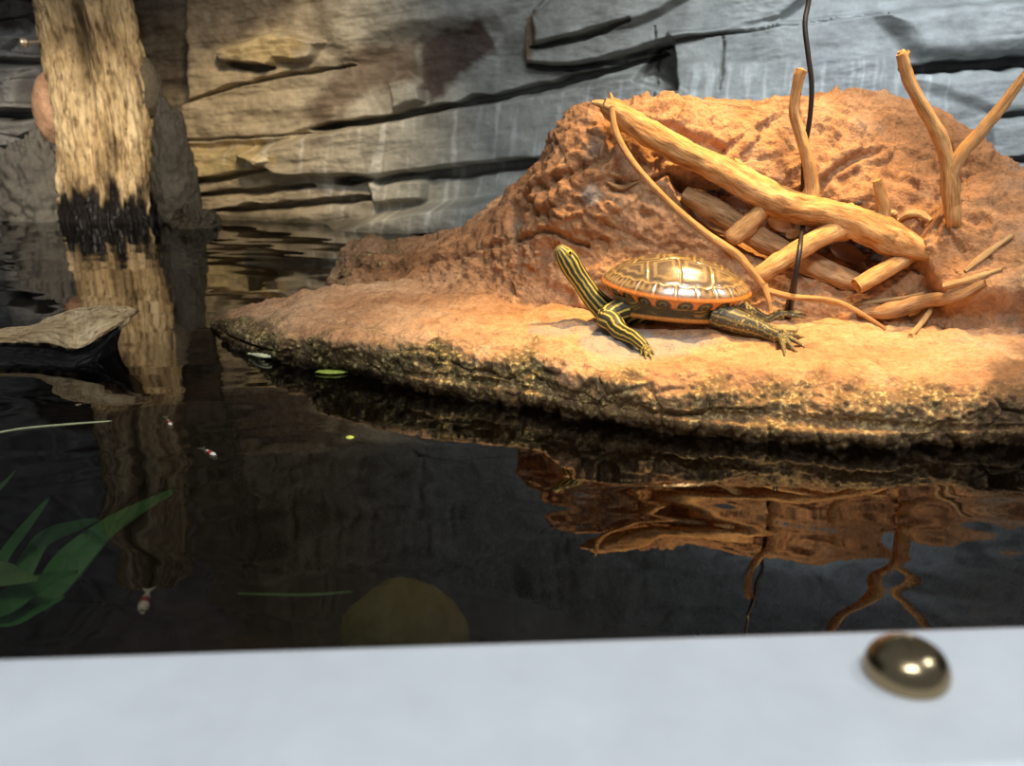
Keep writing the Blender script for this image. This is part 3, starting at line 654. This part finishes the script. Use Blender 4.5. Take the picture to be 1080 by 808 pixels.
# ------------------------------------------------------------------ turtle
def build_turtle():
    yaw = math.radians(10); pitch = math.radians(3.5); a, b, H = .0755, .052, .0315
    foot = hit(716, 357); Yc = foot[1] + .045; xc = P(708, 340, Yc)[0]
    zg = max(ground(xc + dx, Yc - .03) for dx in np.linspace(-.05, .05, 7)) + .0005
    O = np.array([xc, Yc, zg])
    root = empty('turtle', O, label='painted turtle with raised striped neck and hind legs stretched out on the ledge', cat='turtle')
    fx = np.array([-math.cos(yaw)*math.cos(pitch), math.sin(yaw)*math.cos(pitch), math.sin(pitch)]); fy = np.array([-math.sin(yaw), -math.cos(yaw), 0]); fz = np.cross(fx, fy)
    fz = fz if fz[2] > 0 else -fz
    def W(l): l = np.asarray(l); return O + l[..., 0:1]*fx + l[..., 1:2]*fy + l[..., 2:3]*fz
    rim_z = .0345
    nr, na = 130, 520
    r = np.concatenate([np.linspace(0.002, 1, 100), np.linspace(1.0, .86, 31)[1:]]); under = np.arange(130) >= 100
    th = np.linspace(0, 2*np.pi, na, endpoint=False)
    R, TH = np.meshgrid(r, th, indexing='ij'); Un = np.repeat(under[:, None], na, 1)
    ct, st = np.cos(TH), np.sin(TH)
    out = 1 + .035*np.exp(-((np.abs(np.angle(np.exp(1j*TH))) - 2.3)/.5)**2) - .02*np.cos(2*TH)*0
    x = a*R*np.sign(ct)*np.abs(ct)**.92*out; y = b*R*np.sign(st)*np.abs(st)**.88*out
    dome = np.clip(1 - R**2.3, 0, 1)**.82
    z = rim_z + H*dome + .0035*ss(.86, 1.0, R)*0 - .0045*np.abs(st)**2*R**4 + .003*np.clip(-ct, 0, 1)*R**6*0
    z = np.where(Un, rim_z - .0045*np.abs(st)**2 - .0088*np.sin(np.clip((1-R)/.14, 0, 1)*np.pi/2)**1.3 , z)
    s, t = x/a, y/b
    # scute seams
    def wob(k): return .025*noise(np.stack([s*5, t*5, 0*s + k], -1), 4)
    sv, tv = s + wob(1), t + wob(2)
    vert = .30 - .05*np.cos(sv*9)
    d_v = np.where(np.abs(sv) < .84, np.abs(np.abs(tv) - vert), 9)
    dv2 = np.min([np.where(np.abs(tv) < vert, np.abs(sv - k), 9) for k in (.56, .19, -.2, -.56)], 0)
    dc = np.min([np.where((np.abs(tv) >= vert) & (R < .84), np.abs(sv + .10*(np.abs(tv) - .3) - k), 9) for k in (.40, 0.0, -.40)], 0)
    dr = np.where(~Un, np.abs(R - .845 + .01*np.cos(24*TH)), 9)
    ma = np.abs(((TH*24/(2*np.pi)) % 1) - .5)*2*np.pi/24*1.0; ma = np.where(R > .845, (np.pi/24 - ma)*R, 9)
    seam = np.minimum.reduce([d_v, dv2, dc, dr]); seam_m = np.minimum(seam, np.where(Un, 9, ma))
    z = z - .0009*(1 - ss(0, .022, seam_m))*(~Un)
    nzv = fbm(np.stack([s*5, t*5, 0*s], -1), 4, 7)
    col = np.array([.075, .05, .03]) + (.5 + .5*nzv)[..., None]*np.array([.06, .042, .026])
    line = 1 - ss(.005, .022, seam_m); col = col*(1 - .6*line[..., None]) + np.array([.52, .36, .13])*(.6*line[..., None])
    ring = .45*(1 - ss(.012, .03, np.abs(seam - .085)))*(~Un); col = col*(1 - ring[..., None]) + np.array([.40, .29, .13])*ring[..., None]
    mottle = ss(.05, .5, fbm(np.stack([s*3.2 + 4, t*3.2, 0*s + 3], -1), 2, 17))*.35*(R < .84); col = col*(1 - mottle[..., None]) + np.array([.42, .26, .07])*mottle[..., None]  # amber mottling of the scutes
    mf = (TH*24/(2*np.pi)) % 1; mcol = np.array([.62, .21, .035])
    k = np.clip((.5*ss(.93, .985, R) + 0)*(~Un) + 1.0*Un, 0, 1)
    rimfac = np.where(Un, 1.0, ss(.955, .985, R)); col = col*(1 - rimfac[..., None]) + mcol*rimfac[..., None]
    rr_ = np.where(Un, (1-R)/.14, 0); blob = np.hypot((mf - .5)*2.1, (rr_ - .55)*1.5)
    bl = Un*(1 - ss(.72, .90, blob))*(1 - ss(.16, .24, np.abs(blob - .42))*.0); inner = Un*(ss(.22, .3, blob)*(1 - ss(.4, .48, blob)))
    col = col*(1 - bl[..., None]) + np.array([.022, .02, .014])*bl[..., None]; col = col*(1 - .5*inner[..., None]) + np.array([.30, .22, .06])*(.5*inner[..., None])
    bar = (R > .86) & ~Un; bw = bar*(1 - ss(.05, .13, np.abs(np.abs(mf - .5) - .2)))*ss(.86, .9, R)*(1 - ss(.93, .96, R)); col = col*(1 - .7*bw[..., None]) + np.array([.45, .27, .09])*(.7*bw[..., None])
    M_shell = mat_attr('glossy_carapace', .24, 320, .12, .0004, Coat_Weight=.6, Coat_Roughness=.12)
    add('carapace', W(np.stack([x, y, z], -1)), grid_faces(nr, na, True), M_shell, root, cols={'Col': col}, label='domed glossy brown carapace with orange marginal scutes')
    # plastron with the bridges on either side
    rp = np.concatenate([np.linspace(.01, .9, 26), np.linspace(.9, 1.0, 8)[1:], np.linspace(1, 1.12, 26)[1:]]); nrp = len(rp)
    R, TH = np.meshgrid(rp, np.linspace(0, 2*np.pi, 300, endpoint=False), indexing='ij'); ct, st = np.cos(TH), np.sin(TH)
    brg = ss(.50, .74, np.abs(st)); wall = ss(1.0, 1.12, R)
    x = .007 + a*.88*np.minimum(R, 1)*np.sign(ct)*np.abs(ct)**.85*(1 + .05*wall*brg); y = b*.74*np.minimum(R, 1)*np.sign(st)*np.abs(st)**.8*(1 + .16*wall*brg)
    z = .0035 + .0015*(R < 2) - .003*np.clip(R, 0, 1)**2*0 + .0025*ss(.9, 1.0, R) + wall*(brg*(rim_z - .0155) + (1-brg)*.0025)
    x = x - (1-brg)*wall*.004*np.sign(ct)
    yl = ss(.55, .72, noise(np.stack([x*60, z*420 + 3*noise(np.stack([x*60, 0*x, 0*x], -1), 4), 0*x + np.sign(st)*5], -1), 31)*.5 + .5)
    col = np.array([.62, .27, .06]) + 0*R[..., None]
    kb = (wall*brg > .12)[..., None]*ss(.12, .2, wall*brg)[..., None]; col = col*(1-kb) + np.array([.045, .036, .02])*kb; col = col*(1 - .75*kb*yl[..., None]) + np.array([.36, .27, .08])*(.75*kb*yl[..., None])
    add('plastron', W(np.stack([x, y, z], -1)), grid_faces(nrp, 300, True), mat_attr('plastron_shell', .35, 300, .15, .0004), root, cols={'Col': col}, label='flat orange plastron with dark patterned side bridges')
    # body: head, neck and legs in one skin
    chains = []
    def chain(rows, foot_z=False):
        pts = np.array([q if isinstance(q, np.ndarray) else np.array(q) for q, _ in rows]); rad = np.array([r for _, r in rows]); chains.append((catmull(pts, 40), np.clip(catmull(rad[:, None], 40)[:, 0], .0006, 1)))
    Yh = Yc + .015
    head_pts = [(W(np.array([.015, .005, .021])), .017), (P(656, 337, Yh-.002), .0140), (P(640, 328, Yh-.003), .0130), (P(626, 315, Yh-.003), .0114), (P(614, 298, Yh-.002), .0104), (P(605, 285, Yh-.002), .0112), (P(599, 275, Yh-.003), .0116), (P(593, 267, Yh-.004), .0092), (P(588.5, 261.5, Yh-.005), .0052)]
    chain(head_pts)
    def onrock(px, py, lift): q = hit(px, py); return np.array([q[0], q[1], q[2] + lift])
    def digits(base, tips, r0=.0030, r1=.0013):
        for tpx, tpy in tips:
            e = onrock(tpx, tpy, .0012); mid = .5*(base + e) + np.array([0, 0, .0018]); n = e + (e - mid)*.35
            chain([(base, r0), (mid, r0*.85), (e, r1), (np.array([n[0], n[1], max(ground(n[0], n[1]) + .0006, n[2] - .001)]), .0005)])
    ft = onrock(680, 370, .0035)
    sh = P(641, 333, Yc - .026); el = P(655, 350, Yc - .050); wr = .42*el + .58*ft + np.array([0, 0, .002])
    chain([(W(np.array([.03, .018, .02])), .012), (sh, .0106), (.5*(sh + el), .0098), (el, .0084), (wr, .0066), (ft, .0052)]); digits(ft, [(676, 375), (681, 377), (686, 377), (689, 374)], .0026, .0012)
    sh2 = W(np.array([.048, -.032, .019])); e2 = W(np.array([.056, -.052, .010])); f2 = W(np.array([.046, -.066, .002])); f2[2] = ground(f2[0], f2[1]) + .003
    chain([(sh2, .012), (e2, .008), (f2, .005)])
    an = onrock(806, 358, .0085); hp = W(np.array([-.040, .030, .017])); kn = .5*(hp + an) + np.array([-.004, -.004, .002])
    fo = onrock(822, 361, .0055)
    chain([(hp, .0130), (kn, .0112), (an, .0082), (fo, .0074)]); digits(fo, [(839, 351), (845, 357), (845, 365), (838, 371), (827, 372)], .0032, .0015)
    hp2 = W(np.array([-.050, -.020, .019])); an2 = P(808, 338, Yc + .012); fo2 = P(824, 339, Yc + .008); zz_ = ground(fo2[0], fo2[1]); fo2[2] = max(zz_ + .006, fo2[2])
    chain([(hp2, .0125), (.5*(hp2 + an2), .0095), (an2, .0062), (fo2, .0058)])
    for dx, dy, dz in [(.017, -.010, -.001), (.020, -.003, .001), (.020, .004, .001), (.016, .010, -.001)]:
        e = fo2 + np.array([dx, dy, dz]); chain([(fo2, .0028), (.5*(fo2 + e), .0025), (e, .0013), (e + np.array([.004, dy*.3, -.001]), .0005)])
    tl = W(np.array([-.056, 0, .012])); te = W(np.array([-.084, .006, .006])); chain([(tl, .006), (.5*(tl+te), .0035), (te, .0012)])
    core = sphere(W(np.array([0, 0, .021])), (.055, .036, .014), 40, 24)
    V, f, uv = join(core, *[tube(c_, r_, 16, 40, catm=False) for c_, r_ in chains])
    me = mesh_of('skin_src', V, f); tmp = bpy.data.objects.new('skin_src', me); COL.objects.link(tmp)
    md = tmp.modifiers.new('r', 'REMESH'); md.mode = 'VOXEL'; md.voxel_size = .00062
    ms = tmp.modifiers.new('s', 'SMOOTH'); ms.factor = .5; ms.iterations = 3
    ev = tmp.evaluated_get(bpy.context.evaluated_depsgraph_get()); em = ev.to_mesh()
    nv = len(em.vertices); Vb = np.empty(nv*3); em.vertices.foreach_get('co', Vb); Vb = Vb.reshape(-1, 3)
    fb = [list(p.vertices) for p in em.polygons]; f4 = np.array([q for q in fb if len(q) == 4]); f3 = np.array([q for q in fb if len(q) == 3]).reshape(-1, 3)
    ev.to_mesh_clear(); bpy.data.objects.remove(tmp); bpy.data.meshes.remove(me)
    best = np.full(nv, 9.0); ci = np.zeros(nv, int); ti = np.zeros(nv, int)
    for k, (c_, r_) in enumerate(chains):
        for lo in range(0, nv, 40000):
            dd = np.linalg.norm(Vb[lo:lo+40000, None] - c_[None], axis=2) - r_[None]; j = dd.argmin(1); dm = dd[np.arange(len(j)), j]
            nb = dm < best[lo:lo+40000]; ci[lo:lo+40000][nb] = k; ti[lo:lo+40000][nb] = j[nb]; best[lo:lo+40000][nb] = dm[nb]
    ang = np.zeros(nv)
    for k, (c_, r_) in enumerate(chains):
        mk = ci == k; T = np.gradient(c_, axis=0); T /= np.linalg.norm(T, axis=1, keepdims=True); q = Vb[mk] - c_[ti[mk]]; Tk = T[ti[mk]]
        ref = np.array([0, 0, 1.0]) if k else np.array([0.3, 0, 1.0]); N = ref - Tk*(Tk @ ref)[:, None]; N /= np.linalg.norm(N, axis=1, keepdims=True); B = np.cross(Tk, N)
        ang[mk] = np.arctan2((q*B).sum(1), (q*N).sum(1))
    dark = np.array([.028, .030, .016]); yel = np.array([.62, .48, .085])
    nz1 = noise(Vb*160, 3); st_h = np.cos(ang*13 + .7*np.sin(ti*.3) + .8*nz1); st_f = np.cos(ang*9 + .9*nz1)
    stripe = np.where(ci == 0, ss(.30, .75, st_h + .35*noise(Vb*90, 8)), ss(.45, .8, st_f))
    hind = np.array([c_[0][0] > xc for c_, _ in chains])[ci] & (ci > 0)
    spots = ss(.28, .5, noise(Vb*420, 13))*.8; stripe = np.where(hind, np.maximum(spots*.8, stripe*.35), stripe)
    col = dark + stripe[:, None]*(yel - dark)
    col = np.where(hind[:, None], col + .035*np.array([1, .85, .8]), col)
    tip = (ci == 0) & (ti > 35); col = np.where(tip[:, None], .45*col + .55*np.array([.24, .24, .12]), col)
    add('body', Vb, [g for g in (f4, f3) if len(g)], mat_attr('striped_skin', .48, 700, .5, .0006, True), root, cols={'Col': col}, label='dark olive skin with yellow stripes on head, neck and legs')
    c_ = chains[0][0]; hd = c_[33]; rad = chains[0][1][33]
    ax = c_[36] - c_[30]; ax /= np.linalg.norm(ax); side = np.cross(ax, np.array([0, 0, 1.0])); side /= np.linalg.norm(side)
    if side[1] > 0: side = -side
    upv = np.cross(side, ax); upv = upv if upv[2] > 0 else -upv
    M_iris = mat_plain('yellow_iris', (.55, .42, .06), .2, .2, 400, 0); M_pup = mat_plain('black_pupil', (.004, .004, .004), .08, 0, 10, 0)
    for sg in (1, -1):
        dr_ = side*sg*.86 + upv*.45; dr_ /= np.linalg.norm(dr_); e = hd + dr_*rad*.90
        V, f, uv = sphere(e, .0034, 24, 16); eye = add('eye', V, f, M_iris, root, uv=uv, label='yellow eye with a dark pupil')
        V, f, uv = sphere(e + dr_*.0019, .0020, 18, 12); add('pupil', V, f, M_pup, eye, uv=uv)
    return root
build_turtle()

# ------------------------------------------------------------------ floating wood, plants and small things in the water
def build_float():
    S = []      # px, top, lower edge of the dry face, waterline, reaches the water
    for px, yt, yl, yw, inw in [(-260, 372, 386, 398, 1), (-150, 362, 375, 393, 1), (-60, 355, 365, 388, 1), (0, 349, 362, 386, 1), (25, 345, 363, 386, 1), (50, 335, 363, 387, 1), (74, 328, 368, 388, 1), (90, 325.5, 364, 384, .8),
            (106, 323.5, 353, 368, .15), (125, 322.5, 342, 347, 0), (137, 325, 334, 336, 0), (143, 328, 330, 331, 0)]:
        t_ = P(px, yt, .965); lo = P(px, yl, .965 - .00105*(yl - yt)); hgt = np.linalg.norm(t_ - lo)
        wl = G(px, yw, 0.0) if inw > .5 else P(px, yw, lo[1] + .004)
        md = .5*(t_ + lo) + np.array([0, -.006*min(1, hgt*30), .003*min(1, hgt*30)])
        dn = wl + np.array([0, .012, -.05*inw]); bk = np.array([t_[0], t_[1] + 1.1*hgt + .002, t_[2] - .45*hgt]); bd = np.array([dn[0], max(dn[1] + .02*inw, t_[1] + .6*hgt), dn[2] + .3*(1-inw)*hgt])
        und = lo + np.array([0, .008*min(1, hgt*30), -.004*min(1, hgt*30)])
        S.append([t_, md, lo, und, .5*(und + wl) + np.array([0, .004*inw, 0]), wl, dn, bd, bk, t_*.6 + bk*.4 + np.array([0, 0, .12*hgt])])
    S = np.array(S); g = catmull(S, 240, 0); g = np.concatenate([g, g[:, :1]], 1); g = catmull(g, 161, 1)[:, :-1]
    n = grid_normals(g, True); px, py = proj(g); L = np.linspace(0, 1, 240)[:, None]*np.ones((1, 160)); th = np.linspace(0, 1, 160, endpoint=False)[None]*np.ones((240, 1))
    c = g.mean(1, keepdims=True); sg = np.sign(((g - c)*n).sum(-1).mean()); n = n*sg
    q = np.stack([L*9 + th*3, th*34 - L*9, 0*L], -1); fade = (1 - ss(.9, 1.0, L))
    d = (-.0022*np.clip(ridged(q*np.array([.5, 1, 1]), 4, 12) - .2, 0, 1.3) + .001*fbm(g*90, 3, 4))*fade
    V = g + n*d[..., None]
    low = np.interp(px, [-260, 0, 50, 74, 90, 106, 125, 143], [386, 362, 363, 369, 366, 357, 346, 334]); wet = ss(-1.5, 1.5, py - low + 2.5*fbm(np.stack([px/14, py/14, 0*px], -1), 3, 9))*(th < .75)
    wet = np.where(L > .93, 0, wet)
    uv = np.stack([th, L*.45 + th*.12], -1)
    add('floating_driftwood', V, grid_faces(240, 160, True)[:, ::-1].copy(), M_float, uv=uv, cols={'wet': wet}, label='tan driftwood piece with a black wet underside jutting from the water at left', cat='driftwood')
build_float()
M_green = mat_plain('green_blade', (.10, .34, .10), .5, .25, 25, .1); M_green2 = mat_plain('pale_green_blade', (.22, .46, .16), .5, .25, 25, .1); M_yg = mat_plain('yellow_green', (.50, .60, .10), .5, .2, 60, .1); M_pale = mat_plain('pale_green_sprig', (.66, .68, .42), .6, .2, 60, .1)
def blade(name, pts, wid, z, mat, parent=None, thick=.14, **kw):
    zz = np.linspace(z[0], z[1], len(pts)) if isinstance(z, tuple) else np.full(len(pts), z)
    q = np.array([G(x, y, h) for (x, y), h in zip(pts, zz)])
    V, f, uv = tube(q, [w_/F*.62 for w_ in wid], 12, len(pts)*8, flat=thick, flat_dir=(0, -.6, .8))
    return add(name, V, f, mat, parent, uv=uv, **kw)
pl = empty('aquatic_plant', G(20, 640, -.10), label='bright green strap-leaved plant under the water at lower left', cat='plant')
for pts, wid, z, m_ in [([(40, 640), (70, 598), (110, 560), (150, 535), (185, 517)], [16, 24, 15, 8, 3], (-.10, -.01), M_green),
    ([(-20, 625), (5, 585), (28, 555), (52, 525)], [14, 9, 7, 2], (-.10, -.03), M_green), ([(20, 610), (45, 570), (80, 555), (104, 548)], [16, 12, 7, 2], (-.10, -.03), M_green),
    ([(-40, 600), (0, 606), (22, 610), (42, 611)], [20, 16, 8, 2], (-.08, -.04), M_green2), ([(-10, 640), (20, 628), (55, 610), (82, 603)], [18, 22, 8, 2], (-.10, -.03), M_green),
    ([(-20, 525), (-5, 518), (6, 508), (16, 497)], [8, 8, 6, 2], (-.06, -.03), M_green2), ([(-20, 650), (20, 650), (45, 640), (68, 630)], [14, 12, 7, 2], (-.11, -.06), M_green)]:
    blade('leaf', pts, wid, z, m_, pl)
blade('grass_strand', [(-30, 462), (20, 453), (70, 448), (118, 444)], [2.0, 2.6, 2.4, 1.2], .0006, mat_plain('straw_blade', (.42, .42, .22), .5), label='thin pale grass blade floating below the driftwood piece', cat='grass')
blade('grass_strand', [(250, 626), (290, 627), (330, 627), (372, 624)], [.8, 1.2, 1.2, .6], -.004, mat_plain('dim_green_blade', (.06, .20, .04), .5), label='thin green grass blade just under the water near the metal rail', cat='grass')
q = G(350, 392, .002); V, f, uv = sphere(q, (.0165, .006, .0018), 30, 14, .25, 5, 3); add('green_leaf_scrap', V, f, M_yg, label='yellow-green leaf scrap floating against the ledge front', cat='leaf scrap')
sprig = [tube([G(262, 373, .003), G(278, 374 + k, .004 + .001*k), G(294 + 2*k, 369 + 3.2*k, .005)], [.001, .0018, .0007], 8, 14) for k in (-2, -1, 0, 1, 2)]
V, f, uv = join(*sprig); add('pale_sprig', V, f, M_pale, uv=uv, label='pale green feathery sprig caught at the tip of the ledge', cat='sprig')
q = G(369, 462, .0); V, f, uv = sphere(q, (.0035, .003, .002), 18, 12, .2, 4, 5); add('duckweed_speck', V, f, M_yg, label='tiny round green speck floating below the ledge', cat='water plant')
q = G(425, 652, -.055); V, f, uv = sphere(q - np.array([0, 0, .02]), (.043, .040, .045), 60, 40, .08, 3, 6); add('submerged_stone', V, f, mat_plain('olive_algae', (.10, .092, .010), .8, .2, 20, .3), label='rounded olive green shape under the water near the rail', cat='stone')
M_fish = mat_attr('red_white_fish', .4, 400, .05)
def fish(px, py, tx, ty, rpx, z, label):
    h = G(px, py, z); t = G(tx, ty, z); L = np.linalg.norm(h - t); r = rpx/F*.6
    V, f, uv = tube([t + (h-t)*.12, t + (h-t)*.3, t + (h-t)*.6, t + (h-t)*.85, h], [r*.28, r*.6, r, r*.95, r*.45], 18, 40); s = uv[:, 1]/uv[:, 1].max()
    red = ss(.40, .46, s)*(1 - ss(.68, .74, s)); col = np.array([.85, .80, .68])*(1 - red[:, None]) + np.array([.42, .04, .02])*red[:, None]
    o = add('small_fish', V, f, M_fish, uv=uv, cols={'Col': col}, label=label, cat='fish', group='tiny red and white fish')
    d = (h-t)/L; sd = np.cross(d, (0, 0, 1)); u = np.linspace(0, 1, 8); v = np.linspace(-1, 1, 9); U, Vv = np.meshgrid(u, v, indexing='ij')
    X = t + (h-t)*.16 - d*(U*L*.22*(1 - .35*(1 - np.abs(Vv))))[..., None] + sd*(Vv*U*r*1.0 + Vv*r*.2)[..., None]
    X2 = X + np.array([0, 0, .0008]); n = 72; fg = grid_faces(8, 9); per = np.concatenate([np.arange(0, 9), np.arange(17, n, 9), np.arange(n-2, n-10, -1), np.arange(n-18, 0, -9)])
    side = np.stack([per, np.roll(per, -1), np.roll(per, -1)+n, per+n], -1)
    add('tail_fin', np.concatenate([X.reshape(-1, 3), X2.reshape(-1, 3)]), np.concatenate([fg, fg[:, ::-1]+n, side]), mat_plain('pale_fin', (.7, .68, .58), .5), o)
fish(181, 451, 175, 440, 3.6, -.002, 'tiny red and white fish just under the surface, nearest the driftwood piece')
fish(228, 483, 213, 473, 4.4, -.002, 'tiny red and white fish just under the surface, nearest the ledge tip')
fish(150, 645, 157, 622, 5.2, -.006, 'tiny white and red fish with a yellowish head nearest the metal rail')

# ------------------------------------------------------------------ metal rail in the foreground
M_rail = mat_plain('white_painted_metal', (.62, .635, .64), .38, .06, 30, .05, Specular_IOR_Level=.5)
ZR = 0.10
def build_rail():
    A = G(-500, 706, ZR); B = G(1700, 637, ZR); d = (B - A)/np.linalg.norm(B - A); nrm = np.array([d[1], -d[0], 0]); nrm = nrm if nrm[1] < 0 else -nrm
    ch = .004; Wd = np.linalg.norm(G(1000, 800, ZR) - G(1000, 658, ZR))*.955; T = .05
    prof = [(0, -T), (0, -ch), (ch*.3, -ch*.3), (ch, 0), (Wd - ch, 0), (Wd - ch*.3, -ch*.3), (Wd, -ch), (Wd, -T)]
    V = []; 
    for p in (A, B):
        for o_, z in prof: V.append(p + nrm*o_ + np.array([0, 0, z]))
    n = len(prof); j = np.arange(n); f4 = np.stack([j, (j+1) % n, (j+1) % n + n, j + n], -1)
    rail = add('metal_rail', V, f4, M_rail, smooth=False, label='wide white painted metal rail across the foreground', cat='rail')
    rail_b = rail
    c = G(955, 712, ZR); R = .0128
    zz = np.array([0, .0006, .002, .0042, .0065, .0086, .0100, .0108, .0111, .0108, .0106]); rd = np.array([1.0, 1.03, 1.05, 1.03, .96, .84, .70, .58, .50, .44, .05])*R
    th = np.linspace(0, 2*np.pi, 64, endpoint=False); zc = catmull(np.stack([zz, rd], -1), 60)
    V = np.stack([c[0] + zc[:, 1:2]*np.cos(th), c[1] + zc[:, 1:2]*np.sin(th), c[2] + zc[:, 0:1] + 0*th[None]], -1)
    t = NT('bronze_metal'); M_bolt = t.done((.36, .27, .15), .22, None, Metallic=1.0)
    add('bolt', V, grid_faces(60, 64, True), M_bolt, rail, label='rounded bronze bolt head with a flat top')
    return nrm
build_rail()
a = G(-500, 706, ZR); b = G(1700, 637, ZR)
def wall_front():
    V = []
    for p in (a, b):
        for dy, z in ((-.012, -.40), (-.012, ZR - .05), (-.04, ZR - .05), (-.04, -.40)): V.append((p[0], p[1] + dy, z))
    j = np.arange(4); add('wall_front', V, [np.stack([j, (j+1) % 4, (j+1) % 4 + 4, j+4], -1)], M_panel, smooth=False, kind='structure')
wall_front()
